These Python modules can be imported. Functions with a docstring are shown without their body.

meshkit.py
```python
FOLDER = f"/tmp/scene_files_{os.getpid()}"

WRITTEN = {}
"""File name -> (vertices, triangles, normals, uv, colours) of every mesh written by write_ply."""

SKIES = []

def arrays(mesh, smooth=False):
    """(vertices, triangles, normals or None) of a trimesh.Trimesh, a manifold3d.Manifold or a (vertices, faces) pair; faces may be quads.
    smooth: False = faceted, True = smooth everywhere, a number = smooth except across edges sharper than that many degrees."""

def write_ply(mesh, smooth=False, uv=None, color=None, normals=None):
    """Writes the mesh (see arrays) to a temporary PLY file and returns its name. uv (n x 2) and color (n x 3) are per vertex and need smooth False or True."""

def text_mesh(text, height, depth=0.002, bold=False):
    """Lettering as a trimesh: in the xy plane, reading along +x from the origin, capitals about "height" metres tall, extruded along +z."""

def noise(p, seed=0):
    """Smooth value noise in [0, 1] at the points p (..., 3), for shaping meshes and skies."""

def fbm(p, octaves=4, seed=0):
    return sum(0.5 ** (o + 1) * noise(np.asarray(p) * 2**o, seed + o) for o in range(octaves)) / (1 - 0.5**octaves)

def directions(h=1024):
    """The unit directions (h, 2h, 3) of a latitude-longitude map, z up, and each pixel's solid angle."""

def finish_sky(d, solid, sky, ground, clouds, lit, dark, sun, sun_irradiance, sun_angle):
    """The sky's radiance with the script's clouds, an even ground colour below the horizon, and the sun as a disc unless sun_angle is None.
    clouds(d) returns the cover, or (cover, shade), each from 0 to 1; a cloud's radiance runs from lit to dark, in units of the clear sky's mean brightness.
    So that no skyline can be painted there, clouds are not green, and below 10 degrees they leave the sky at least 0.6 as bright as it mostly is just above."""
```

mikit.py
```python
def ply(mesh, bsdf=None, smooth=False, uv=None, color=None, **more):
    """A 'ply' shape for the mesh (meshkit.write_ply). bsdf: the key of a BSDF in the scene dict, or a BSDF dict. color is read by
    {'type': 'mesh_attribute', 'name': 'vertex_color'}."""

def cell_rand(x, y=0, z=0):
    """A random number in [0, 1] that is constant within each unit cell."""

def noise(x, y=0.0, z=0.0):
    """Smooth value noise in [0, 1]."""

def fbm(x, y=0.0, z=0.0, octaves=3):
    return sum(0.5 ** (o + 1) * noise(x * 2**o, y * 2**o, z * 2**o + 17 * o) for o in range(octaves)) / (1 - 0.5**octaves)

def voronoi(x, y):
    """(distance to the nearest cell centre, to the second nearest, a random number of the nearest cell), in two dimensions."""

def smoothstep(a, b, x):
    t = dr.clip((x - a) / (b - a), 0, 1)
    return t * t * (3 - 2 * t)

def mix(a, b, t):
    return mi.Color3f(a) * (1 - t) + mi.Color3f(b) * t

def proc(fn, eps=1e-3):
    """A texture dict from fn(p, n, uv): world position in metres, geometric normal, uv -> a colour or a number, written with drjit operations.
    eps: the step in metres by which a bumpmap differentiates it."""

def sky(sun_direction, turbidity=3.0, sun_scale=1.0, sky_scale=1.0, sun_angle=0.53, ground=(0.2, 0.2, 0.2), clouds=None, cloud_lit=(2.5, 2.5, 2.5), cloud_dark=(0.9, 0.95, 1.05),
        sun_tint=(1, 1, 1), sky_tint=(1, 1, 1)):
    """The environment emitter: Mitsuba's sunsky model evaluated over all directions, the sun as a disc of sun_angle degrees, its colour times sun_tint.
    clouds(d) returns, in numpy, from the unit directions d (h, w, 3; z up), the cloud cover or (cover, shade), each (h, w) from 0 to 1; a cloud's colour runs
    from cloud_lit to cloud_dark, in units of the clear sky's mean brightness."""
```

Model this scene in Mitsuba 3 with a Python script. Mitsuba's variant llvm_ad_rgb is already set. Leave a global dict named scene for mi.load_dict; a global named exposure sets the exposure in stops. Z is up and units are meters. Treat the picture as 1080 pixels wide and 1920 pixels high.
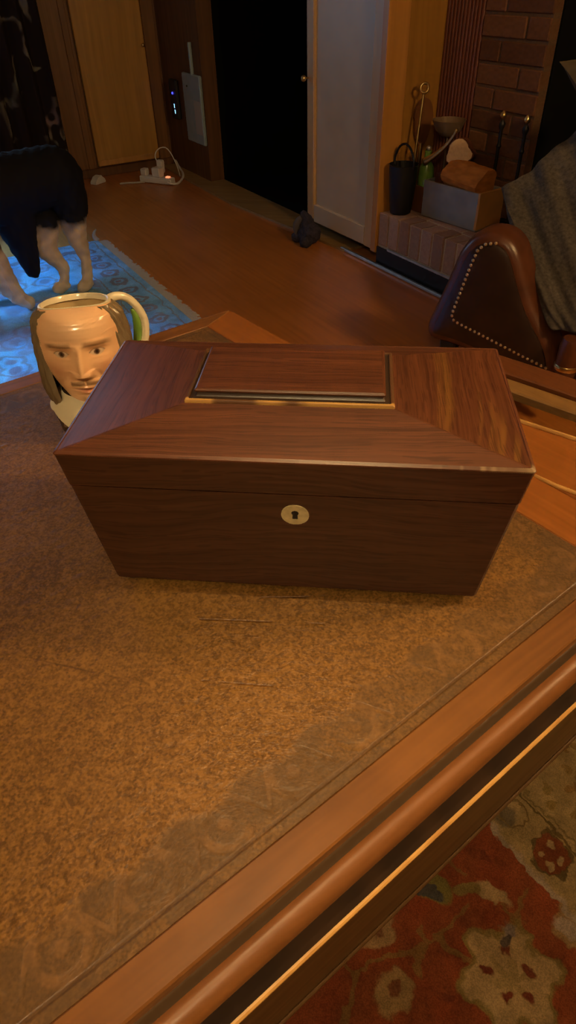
import math, random
import numpy as np, trimesh, manifold3d as m3, drjit as dr
import mitsuba as mi
import mikit
from mikit import proc, noise, fbm, voronoi, cell_rand, smoothstep, mix
from shapely.geometry import Polygon, Point
from shapely import affinity
import shapely.ops

T = mi.ScalarTransform4f
scene, labels = {}, {}
H0 = 0.76                      # height of the desk top above the floor (z = 0 is the floor)
rng = np.random.default_rng(7)

# ------------------------------------------------------------------ camera
F_PX, PITCH, ROLL, YAW = 1227.1, math.radians(40.11), math.radians(-1.70), math.radians(52.99)
CAM = np.array([0.0, 0.0, H0 + 0.3923])
fw = np.array([math.cos(YAW) * math.cos(PITCH), math.sin(YAW) * math.cos(PITCH), -math.sin(PITCH)])
rt = np.array([math.sin(YAW), -math.cos(YAW), 0.0])
up = np.cross(rt, fw)
upr = -math.sin(ROLL) * rt + math.cos(ROLL) * up
scene['camera'] = {'type': 'perspective', 'fov': math.degrees(2 * math.atan(540 / F_PX)), 'fov_axis': 'x',
                   'near_clip': 0.02, 'far_clip': 60.0,
                   'to_world': T().look_at(origin=CAM.tolist(), target=(CAM + fw).tolist(), up=upr.tolist())}
exposure = 0.0
# warm lamps of the room, both out of frame: a ceiling globe over the desk and a standing lamp to the right
LAMPS = (((-0.48, -0.42, 1.86), 0.10, (114, 81, 40)), ((1.50, -0.45, 1.75), 0.11, (190, 119, 49)))
ADDED_DOWNLIGHT = ((0.16, 0.20, 2.46), (5.6, 3.9, 1.7))            # added unseen ceiling spot that brightens the leather before the box
WINDOW_RAD = (0.9, 1.6, 2.5)
ADDED_COLD_LAMP = ((1.9, 4.4, 2.3), .15, (230, 760, 1750))      # added unseen lamp that throws cold light on the rug

# ------------------------------------------------------------------ room frame: u along the right wall towards us, v away from it
K = np.array([2.655, 4.82, 0.0])
_l = math.hypot(.13, 1)
UA, VB = np.array([-.13, -1, 0]) / _l, np.array([-1, .13, 0]) / _l
RM = np.eye(4); RM[:3, 0], RM[:3, 1], RM[:3, 2], RM[:3, 3] = VB, -UA * -1, [0, 0, 1], K
# local room coordinates are (v, u, z); (v, u, z) axes are made right-handed by mirroring at mesh level


def R(mesh):
    """mesh given in room coordinates (u, v, z) -> world"""
    v, f = np.array(mesh.vertices), np.array(mesh.faces)
    w = K + v[:, :1] * UA + v[:, 1:2] * VB + v[:, 2:] * [0, 0, 1]
    if np.dot(np.cross(UA, VB), [0, 0, 1]) < 0:
        f = f[:, ::-1]
    return trimesh.Trimesh(w, f, process=False)


def RW(u, v, z=0.0):
    return K + u * UA + v * VB + np.array([0, 0, z])


# ------------------------------------------------------------------ helpers
def ob(key, mesh, bsdf, smooth=30, label=None, cat=None, group=None, kind=None, **more):
    k, i = key, 0
    while k in scene:
        i += 1
        k = f'{key}_{i:03d}'
    scene[k] = mikit.ply(mesh, bsdf, smooth=smooth, **more)
    tag(k, label, cat, group, kind)
    return k


def tag(k, label=None, cat=None, group=None, kind=None):
    d = {n: v for n, v in (('label', label), ('category', cat), ('group', group), ('kind', kind)) if v}
    if d:
        labels[k] = d


def join(*ms):
    return trimesh.util.concatenate([m for m in ms])


def mv(mesh, M=None, t=None):
    m = mesh.copy()
    if M is not None:
        m.apply_transform(M)
    if t is not None:
        m.apply_translation(t)
    return m


def rotz(a, t=(0, 0, 0)):
    M = trimesh.transformations.rotation_matrix(a, [0, 0, 1]); M[:3, 3] = t
    return M


def bx(x0, x1, y0, y1, z0, z1, c=0.0):
    """box with chamfered edges"""
    if c <= 0:
        return mv(trimesh.creation.box((x1 - x0, y1 - y0, z1 - z0)), t=((x0 + x1) / 2, (y0 + y1) / 2, (z0 + z1) / 2))
    pts = []
    for sx in (0, 1):
        for sy in (0, 1):
            for sz in (0, 1):
                p = np.array([(x0, x1)[sx], (y0, y1)[sy], (z0, z1)[sz]], float)
                s = np.array([1 - 2 * sx, 1 - 2 * sy, 1 - 2 * sz]) * c
                for k in range(3):
                    q = p + s; q[k] = p[k]; pts.append(q)
    return trimesh.convex.convex_hull(np.array(pts))


def loft(rings, cap=True):
    """closed rings of equal count, bottom to top"""
    rings = [np.asarray(r, float) for r in rings]
    n = len(rings[0]); v = np.vstack(rings); f = []
    i = np.arange(n); j = (i + 1) % n
    for k in range(len(rings) - 1):
        a, b = k * n, (k + 1) * n
        f += [np.stack([a + i, a + j, b + j], 1), np.stack([a + i, b + j, b + i], 1)]
    if cap:
        v = np.vstack([v, rings[0].mean(0), rings[-1].mean(0)])
        c0, c1, a = len(v) - 2, len(v) - 1, (len(rings) - 1) * n
        f += [np.stack([j, i, i * 0 + c0], 1), np.stack([a + i, a + j, i * 0 + c1], 1)]
    return trimesh.Trimesh(v, np.vstack(f), process=False)


def rect(hx, hy, z, c=0.0012, cx=0, cy=0):
    p = [(-hx + c, -hy), (hx - c, -hy), (hx, -hy + c), (hx, hy - c), (hx - c, hy), (-hx + c, hy), (-hx, hy - c), (-hx, -hy + c)]
    return np.array([(cx + a, cy + b, z) for a, b in p])


def lathe(prof, n=40):
    """profile of (r, z), bottom to top"""
    a = np.arange(n) * 2 * math.pi / n
    return loft([np.stack([r * np.cos(a), r * np.sin(a), a * 0 + z], 1) for r, z in prof])


def tube(pts, rad, n=10, smooth=0):
    p = np.asarray(pts, float)
    rad = np.broadcast_to(np.asarray(rad, float), (len(p),))
    if smooth:
        from scipy.interpolate import CubicSpline
        t = np.r_[0, np.cumsum(np.linalg.norm(np.diff(p, axis=0), axis=1))]
        tt = np.linspace(0, t[-1], smooth)
        rad = np.interp(tt, t, rad); p = CubicSpline(t, p)(tt)
    d = np.gradient(p, axis=0); d /= np.linalg.norm(d, axis=1, keepdims=True)
    ref = np.array([0, 0, 1.0]) if abs(d[0, 2]) < .9 else np.array([1.0, 0, 0])
    a = np.cross(d[0], ref); a /= np.linalg.norm(a); rings = []
    ang = np.arange(n) * 2 * math.pi / n
    for k in range(len(p)):
        a = a - d[k] * (a @ d[k]); a /= np.linalg.norm(a); b = np.cross(d[k], a)
        rings.append(p[k] + rad[k] * (np.cos(ang)[:, None] * a + np.sin(ang)[:, None] * b))
    return loft(rings)


def extr(poly, h):
    return trimesh.creation.extrude_polygon(poly, h)


def ball(c, r, sub=2):
    return mv(trimesh.creation.icosphere(subdivisions=sub, radius=r), t=c)


def chain_body(bones, edge=0.012, smooth=14):
    """bones: list of (p0, r0, p1, r1); one continuous smoothed mesh"""
    M = None
    for p0, r0, p1, r1 in bones:
        s0 = m3.Manifold.sphere(r0, 20).translate(list(map(float, p0)))
        s1 = m3.Manifold.sphere(r1, 20).translate(list(map(float, p1)))
        h = m3.Manifold.batch_hull([s0, s1])
        M = h if M is None else M + h
    M = M.refine_to_length(edge)
    m = M.to_mesh()
    t = trimesh.Trimesh(m.vert_properties[:, :3], m.tri_verts, process=True)
    trimesh.smoothing.filter_taubin(t, iterations=smooth)
    return t


# ------------------------------------------------------------------ materials
def mat(key, color, rough=0.5, metallic=0.0, spec=0.5, coat=0.0, coat_gloss=0.8, sheen=0.0, bump=None, bump_scale=1.0, **more):
    c = color if isinstance(color, dict) else ({'type': 'rgb', 'value': list(color)} if not callable(color) else proc(color))
    r = rough if not callable(rough) else proc(rough)
    d = {'type': 'principled', 'base_color': c, 'roughness': r, 'metallic': metallic, 'specular': spec, **more}
    if coat:
        d.update(clearcoat=coat, clearcoat_gloss=coat_gloss)
    if sheen:
        d['sheen'] = sheen
    if bump:
        d = {'type': 'bumpmap', 'tex': proc(bump, eps=4e-4), 'scale': bump_scale, 'bsdf': d}
    scene[key] = {'type': 'twosided', 'bsdf': d}
    return key


C3 = mi.Color3f
# caddy frame
BXC, BPH = np.array([0.2706, 0.3425, H0]), math.radians(-43.65)
cb, sb = math.cos(BPH), math.sin(BPH)


def caddy_local(p):
    x, y = p.x - BXC[0], p.y - BXC[1]
    return cb * x + sb * y, -sb * x + cb * y, p.z - BXC[2]


def rosewood(p, n, uv):
    x, y, z = caddy_local(p)
    nx = dr.abs(cb * n.x + sb * n.y)
    ny = dr.abs(-sb * n.x + cb * n.y)
    side = (nx > ny * 1.02) & (nx > .06)
    al, ac = dr.select(side, y, x), dr.select(side, x, y + z * 0.8)
    wob = (fbm(al * 8, ac * 22, 3.0, 3) - .5) * .020
    g = fbm(al * 12, (ac + wob) * 480, 1.0, 3)
    g2 = noise(al * 5, (ac + wob * 1.6) * 120, 5.0)
    arc = noise((ac + 1.1 * dr.square(al - .02) + wob * .9) * 270, al * 5, 3.0)
    gold = dr.select(side, smoothstep(.35, .75, arc) * smoothstep(.092, .112, x + .25 * dr.square(al)) * smoothstep(.146, .130, x + .3 * al), 0.0)
    pores = smoothstep(.62, .80, noise(al * 60, (ac + wob) * 1500, 2.0))
    base = mix((.058, .0175, .0078), (.120, .038, .0155), dr.clip(.5 + (g - .5) * 1.0 + (g2 - .5) * .5, 0, 1))
    base = mix(base, (.20, .090, .018), gold * .5)
    return mix(base, (.035, .012, .007), pores * .40)


mat('mat_rosewood', rosewood, rough=.34, spec=.45, coat=.25, coat_gloss=.75)


def rosewood_edge(p, n, uv):
    x, y, z = caddy_local(p)
    w = smoothstep(.11, .155, x + (noise(x * 300, 1.0) - .5) * .05) * smoothstep(-.078, -.083, y)
    return mix(rosewood(p, n, uv), (.30, .22, .12), w * .55)


mat('mat_rosewood_shaded', lambda p, n, uv: rosewood(p, n, uv) * .52, rough=.40, spec=.5, coat=.4)  # same rosewood, with the shade of the upright faces put into its colour
mat('mat_lid_edge', rosewood_edge, rough=.35, spec=.5)
mat('mat_panel_cove', (.034, .019, .012), rough=.38, spec=.5)
mat('mat_bead_highlight', lambda p, n, uv: mix((.10, .045, .02), (.42, .23, .065), smoothstep(.38, .62, fbm(caddy_local(p)[0] * 45, 4.0, 2.0) + .12 * smoothstep(-.02, .06, caddy_local(p)[0])) * smoothstep(-.036, -.0375, caddy_local(p)[1])), rough=.3, spec=.55, coat=.5)  # highlight on the front of the bead, put into its colour
mat('mat_bone', lambda p, n, uv: mix((.34, .27, .13), (.55, .46, .26), fbm(p.x * 300, p.y * 300, p.z * 300)), rough=.4)
mat('mat_black', (.008, .007, .007), rough=.6)
mat('mat_void', (.004, .004, .005), rough=.9, spec=.1)


def desk_grain(p, n, uv, a=(.105, .038, .010), b=(.215, .084, .020), along_x=True, sc=1.0):
    al, ac = (p.x, p.y) if along_x else (p.y, p.x)
    w = (fbm(al * 4, ac * 14, p.z * 14) - .5) * .03
    g = fbm(al * 5, (ac + w) * 210 * sc, (p.z + w) * 210 * sc, 3)
    blot = fbm(p.x * 26, p.y * 26, p.z * 26, 3)
    return mix(a, b, dr.clip(g * .8 + blot * .7 - .25, 0, 1))


mat('mat_desk_x', lambda p, n, uv: desk_grain(p, n, uv), rough=.30, spec=.5, coat=.5, coat_gloss=.7)
mat('mat_desk_y', lambda p, n, uv: desk_grain(p, n, uv, (.19, .056, .009), (.31, .10, .018), along_x=False), rough=.32, spec=.5, coat=.4, coat_gloss=.7)
mat('mat_moulding', lambda p, n, uv: desk_grain(p, n, uv, (.12, .042, .012), (.21, .080, .022)), rough=.40, spec=.5, coat=.25, coat_gloss=.45)
mat('mat_edge_highlight', lambda p, n, uv: mix((.40, .20, .055), (.58, .33, .10), noise(p.x * 90, p.y * 90)), rough=.32, spec=.6)  # highlights on the fillet and beads, put into the colour
mat('mat_quirk_shade', (.055, .032, .017), rough=.4, spec=.45)  # shade in the groove beside the moulding, put into its colour
mat('mat_cove_shade', lambda p, n, uv: mix((.014, .007, .004), (.028, .013, .006), noise(p.x * 60, p.y * 60)), rough=.8, spec=.12)  # shadow under the rounded edge, painted as a near-black colour
mat('mat_apron', lambda p, n, uv: desk_grain(p, n, uv, (.050, .024, .008), (.078, .038, .012)), rough=.42, spec=.4)


def tooled(p):
    """mask of the tooled border band, and its repeating rosette pattern (0..1)"""
    L = mi.Float(0)
    out = []
    for d, s in ((p.y - .1425, p.x), (.765 - p.y, p.x), (.443 - p.x, p.y)):
        q = (s + .004) / .052
        c = (q - dr.floor(q) - .5) * .052
        r = dr.sqrt(dr.square(c) + dr.square((d - .027) * .95))
        edge = .042 + .004 * dr.cos(q * 2 * math.pi)
        band = smoothstep(edge + .004, edge - .005, d) * smoothstep(-.002, .001, d)
        ring = smoothstep(.004, .0015, dr.abs(r - .0145)) + smoothstep(.0055, .003, r)
        c2 = (q - dr.floor(q + .5)) * .052
        leaf = smoothstep(.0022, .0008, dr.abs(dr.abs(c2) - (d - .016) * .55)) * smoothstep(.012, .017, d) * smoothstep(.043, .036, d)
        out.append((band, dr.clip(ring + leaf, 0, 1) * band, smoothstep(.0016, .0008, dr.abs(d - .0085))))
    band = dr.maximum(dr.maximum(out[0][0], out[1][0]), out[2][0])
    orn = dr.maximum(dr.maximum(out[0][1], out[1][1]), out[2][1])
    line = dr.maximum(dr.maximum(out[0][2], out[1][2]), out[2][2])
    return band, orn, line


def seg(p, a, b):
    ab = (b[0] - a[0], b[1] - a[1]); l2 = ab[0] ** 2 + ab[1] ** 2
    t = dr.clip(((p.x - a[0]) * ab[0] + (p.y - a[1]) * ab[1]) / l2, 0, 1)
    return dr.sqrt(dr.square(p.x - a[0] - ab[0] * t) + dr.square(p.y - a[1] - ab[1] * t))


def creases(p):
    d = mi.Float(9)
    wx = (noise(p.x * 60, p.y * 60) - .5) * .004
    q = mi.Point3f(p.x + wx, p.y - wx, p.z)
    for a, b in (((.146, .315), (.226, .243)), ((.118, .264), (.167, .216)), ((.128, .262), (.144, .246)), ((.20, .30), (.25, .262)), ((.03, .36), (.075, .30))):
        d = dr.minimum(d, seg(q, a, b))
    return smoothstep(.0012, .0002, d) * smoothstep(.25, .6, noise(p.x * 120, p.y * 120, 7.0))


def leather_col(p, n, uv):
    band, orn, line = tooled(p)
    f = fbm(p.x * 650, p.y * 650, 2.0, 2)
    f2 = fbm(p.x * 240, p.y * 240, 6.0, 2)
    b = fbm(p.x * 14, p.y * 14, 9.0, 3)
    c = mix((.088, .039, .0095), (.200, .096, .023), dr.clip((f - .5) * 1.5 + .5 + (f2 - .5) * .65 + (b - .5) * .5, 0, 1))
    wear = smoothstep(.35, .60, fbm(p.x * 30, p.y * 30, 4.0))
    dark = mix((.075, .040, .017), (.110, .058, .020), f)
    c = mix(c, dark, band * (.50 + .40 * wear))
    c = mix(c, (.25, .125, .045), orn * smoothstep(.38, .62, fbm(p.x * 55, p.y * 55, 11.0)) * .26 * (.4 + 1.2 * f2))
    c = mix(c, (.06, .026, .010), line * .35)
    return mix(c, (.06, .022, .007), creases(p) * .6)


def leather_bump(p, n, uv):
    band, orn, line = tooled(p)
    d1, d2, _ = voronoi(p.x * 420, p.y * 420)
    return (dr.minimum(d2 - d1, .5) * .0003 + fbm(p.x * 180, p.y * 180) * .0008) * (1 - band * .5) - orn * .0002 - line * .0004 - creases(p) * .0006


mat('mat_leather', leather_col, rough=.47, spec=.42, bump=leather_bump)
mat('mat_chair_leather', lambda p, n, uv: mix((.012, .006, .004), (.030, .012, .007), fbm(p.x * 18, p.y * 18, p.z * 18)), rough=.36, spec=.5,
    bump=lambda p, n, uv: fbm(p.x * 220, p.y * 220, p.z * 220) * .0006)
mat('mat_chair_side', lambda p, n, uv: mix((.045, .014, .006), (.10, .03, .012), fbm(p.x * 18, p.y * 18, p.z * 18)), rough=.34, spec=.5)
mat('mat_brass', lambda p, n, uv: mix((.55, .38, .14), (.80, .60, .26), noise(p.x * 60, p.y * 60, p.z * 60)), rough=.28, metallic=1.0)
mat('mat_nail', (.75, .66, .45), rough=.25, metallic=1.0)


def wallwood(dark, light, sc=1.0):
    def fn(p, n, uv):
        u = (p.x - K[0]) * UA[0] + (p.y - K[1]) * UA[1]
        v = (p.x - K[0]) * VB[0] + (p.y - K[1]) * VB[1]
        s = u + v
        w = (fbm(s * 5, p.z * 1.5) - .5) * .05
        return mix(dark, light, dr.clip(fbm((s + w) * 60 * sc, p.z * 2.5, 0.0, 3), 0, 1))
    return fn


mat('mat_wall_wood', wallwood((.075, .028, .009), (.13, .052, .016)), rough=.5, spec=.4)
mat('mat_trim_wood', wallwood((.12, .05, .014), (.20, .085, .024)), rough=.42, spec=.4)
mat('mat_amber_wood', wallwood((.33, .160, .032), (.45, .225, .048)), rough=.38, spec=.4, coat=.2)
mat('mat_amber_side', wallwood((.23, .10, .018), (.33, .15, .030)), rough=.42, spec=.4)
mat('mat_amber_edge', wallwood((.40, .19, .05), (.50, .25, .075)), rough=.38, spec=.4)
mat('mat_pale_door', lambda p, n, uv: mix((.42, .31, .20), (.50, .38, .26), fbm(p.x * 9, p.y * 9, p.z * 9)), rough=.38, spec=.5, coat=.3)
mat('mat_pale_rail', lambda p, n, uv: mix((.40, .24, .10), (.50, .31, .14), fbm(p.x * 30, p.y * 30, p.z * 4)), rough=.38, spec=.5, coat=.3)
mat('mat_jamb', wallwood((.34, .14, .03), (.42, .19, .045)), rough=.4)
mat('mat_tambour', wallwood((.085, .022, .012), (.15, .042, .02)), rough=.4, spec=.5)
mat('mat_ceiling', (.38, .30, .22), rough=.9)


def floor_col(p, n, uv):
    u = (p.x - K[0]) * UA[0] + (p.y - K[1]) * UA[1]
    v = (p.x - K[0]) * VB[0] + (p.y - K[1]) * VB[1]
    r = cell_rand(dr.floor(v / .11), dr.floor(u / 1.3 + cell_rand(dr.floor(v / .11), 3.0) * 7), 2.0)
    g = fbm(v * 90, u * 4, r * 20, 3)
    big = fbm(p.x * 2.2, p.y * 2.2, 1.0, 3)
    return mix((.26, .082, .016), (.49, .170, .037), dr.clip(g * .45 + r * .10 + big * .6 - .05, 0, 1))


mat('mat_floor', floor_col, rough=lambda p, n, uv: .26 + .14 * fbm(p.x * 6, p.y * 6, 2.0), spec=.5, coat=.25, coat_gloss=.6)
mat('mat_threshold', wallwood((.20, .12, .045), (.29, .18, .07)), rough=.4)
mat('mat_steel', lambda p, n, uv: mix((.38, .37, .36), (.55, .54, .52), noise(p.x * 30, p.y * 30)), rough=.35, metallic=.85)
mat('mat_mortar', lambda p, n, uv: mix((.36, .28, .22), (.48, .39, .31), fbm(p.x * 160, p.y * 160, p.z * 160)), rough=.95, spec=.2)
for k, (a, b) in enumerate((((.24, .145, .115), (.34, .22, .18)), ((.28, .175, .145), (.38, .25, .215)), ((.21, .12, .095), (.29, .175, .14)))):
    mat(f'mat_brick_{k}', (lambda a, b: lambda p, n, uv: mix(a, b, fbm(p.x * 90, p.y * 90, p.z * 90, 3)))(a, b), rough=.9, spec=.25,
        bump=None if k else (lambda p, n, uv: fbm(p.x * 200, p.y * 200, p.z * 200) * .002))
for k, (a, b) in enumerate((((.085, .032, .015), (.15, .062, .028)), ((.11, .043, .02), (.17, .074, .034)), ((.07, .026, .013), (.12, .05, .024)))):
    mat(f'mat_pier_brick_{k}', (lambda a, b: lambda p, n, uv: mix(a, b, fbm(p.x * 90, p.y * 90, p.z * 90, 3)))(a, b), rough=.9, spec=.25)
mat('mat_pier_mortar', lambda p, n, uv: mix((.07, .04, .024), (.12, .07, .042), fbm(p.x * 160, p.y * 160, p.z * 160)), rough=.95, spec=.2)
mat('mat_iron', (.018, .017, .017), rough=.45, metallic=.6)
mat('mat_zinc', lambda p, n, uv: mix((.24, .23, .22), (.40, .385, .36), fbm(p.x * 22, p.y * 22, p.z * 22)), rough=.5, metallic=.55)
mat('mat_zinc_warm_lit', lambda p, n, uv: mix((.40, .19, .055), (.56, .28, .09), fbm(p.x * 22, p.y * 22, p.z * 22)), rough=.45, metallic=.1)  # box metal with the orange of the warm lamp painted in


# ------------------------------------------------------------------ rugs
def sd_ell(x, y, cx, cy, rx, ry, rot=0.0):
    c, s = math.cos(rot), math.sin(rot)
    X, Y = (x - cx) * c + (y - cy) * s, -(x - cx) * s + (y - cy) * c
    return dr.sqrt(dr.square(X / rx) + dr.square(Y / ry)) - 1


def red_rug(p, n, uv):
    wx = (fbm(p.x * 70, p.y * 70, 1.0) - .5) * .018
    wy = (fbm(p.x * 70, p.y * 70, 8.0) - .5) * .018
    x, y = p.x + wx, p.y + wy
    e = x - (.548 + .085 * y)                       # distance from the field into the border
    c = mix((.15, .024, .010), (.27, .050, .018), fbm(x * 12, y * 12, 1.0))
    cream, olive, navy, dkred = (.36, .25, .12), (.19, .14, .045), (.035, .05, .055), (.11, .014, .010)

    def put(c, col, sd, soft=.10, k=1.0):
        return mix(c, col, smoothstep(soft, -soft, sd) * k)
    # vine tendrils and leaves repeating over the field
    q = mi.Point2f(x * 9 + fbm(x * 6, y * 6) * 1.2, y * 9)
    d1, d2, rnd = voronoi(q.x, q.y)
    c = mix(c, mix(olive, cream, rnd), smoothstep(.26, .20, d1) * smoothstep(.35, .45, rnd) * .8)
    c = mix(c, dkred, smoothstep(.10, .06, d1) * .8)
    c = mix(c, olive, smoothstep(.05, .02, dr.abs(d2 - d1 - .03)) * smoothstep(.5, .55, noise(x * 14, y * 14, 4.0)) * .6)
    # big palmette
    lob = .012 * dr.cos(6 * dr.atan2(y - .045, x - .415)) 
    r = dr.sqrt(dr.square(x - .415) + dr.square(y - .045)) + lob
    c = mix(c, olive, smoothstep(.074, .068, r))
    c = mix(c, cream, smoothstep(.066, .058, r))
    c = mix(c, olive, smoothstep(.024, .018, r) * .5)
    for cx, cy in ((.435, .072), (.395, .075), (.395, .035), (.445, .035), (.415, .015)):
        c = put(c, dkred, sd_ell(x, y, cx, cy, .006, .009, .6), .3)
    # blue green leaf, grey florets
    c = put(c, (.15, .13, .035), sd_ell(x, y, .418, .205, .024, .038, .5))
    c = put(c, navy, sd_ell(x, y, .405, .208, .013, .034, .5))
    c = put(c, cream, sd_ell(x, y, .486, .135, .030, .012, 1.9), .2)
    c = put(c, olive, sd_ell(x, y, .462, .165, .022, .010, 2.6), .2)
    c = put(c, (.20, .17, .16), sd_ell(x, y, .462, .085, .016, .010, .3), .25)
    c = put(c, (.045, .05, .05), sd_ell(x, y, .447, .078, .010, .008, .3), .25)
    c = put(c, (.34, .28, .22), sd_ell(x, y, .535, .035, .013, .020, .2), .2)
    # border
    b = mix((.28, .20, .085), (.38, .28, .13), fbm(x * 30, y * 30, 5.0))
    b = mix(b, (.33, .27, .20), smoothstep(.014, .006, e))
    b = mix(b, (.10, .075, .025), smoothstep(.0035, .0015, dr.abs(e - .088)))
    b = mix(b, (.15, .11, .04), smoothstep(.003, .001, dr.abs(e - .098)) * .8)
    k = (y - .112) / .17
    yc = (k - dr.floor(k + .5)) * .17
    rr = dr.sqrt(dr.square(e - .052) + dr.square(yc))
    b = mix(b, (.09, .07, .025), smoothstep(.036, .033, rr + .004 * dr.cos(5 * dr.atan2(yc, e - .052))))
    b = mix(b, (.15, .03, .012), smoothstep(.031, .028, rr))
    for dx, dy in ((.012, .008), (-.010, .010), (.004, -.014), (-.014, -.010)):
        b = mix(b, cream, smoothstep(.008, .005, dr.sqrt(dr.square(e - .052 - dx) + dr.square(yc - dy))))
    yl = (k - dr.floor(k)) * .17 - .085
    b = mix(b, (.07, .075, .06), smoothstep(.2, -.2, dr.sqrt(dr.square((e - .035) / .020) + dr.square(yl / .016)) - 1) * .8)
    b = mix(b, (.17, .12, .045), smoothstep(.003, .001, dr.abs(dr.sqrt(dr.square(e - .05) + dr.square(yl)) - .024)))
    d1, d2, rnd = voronoi(e * 34, y * 34)
    far = smoothstep(.104, .108, e)
    b = mix(b, mix((.20, .045, .012), (.22, .15, .04), rnd), smoothstep(.34, .28, d1) * smoothstep(.4, .45, rnd) * far * .85)
    c = mix(c, b, smoothstep(-.001, .001, e))
    return mix(c, (.16, .08, .03), .12 + .25 * fbm(x * 26, y * 26, 6.0)) * (.34 + .22 * noise(p.x * 700, p.y * 700)) * (.65 + .7 * fbm(p.x * 45, p.y * 45, 3.0))


mat('mat_red_rug', red_rug, rough=.95, spec=.1, sheen=.3)


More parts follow.
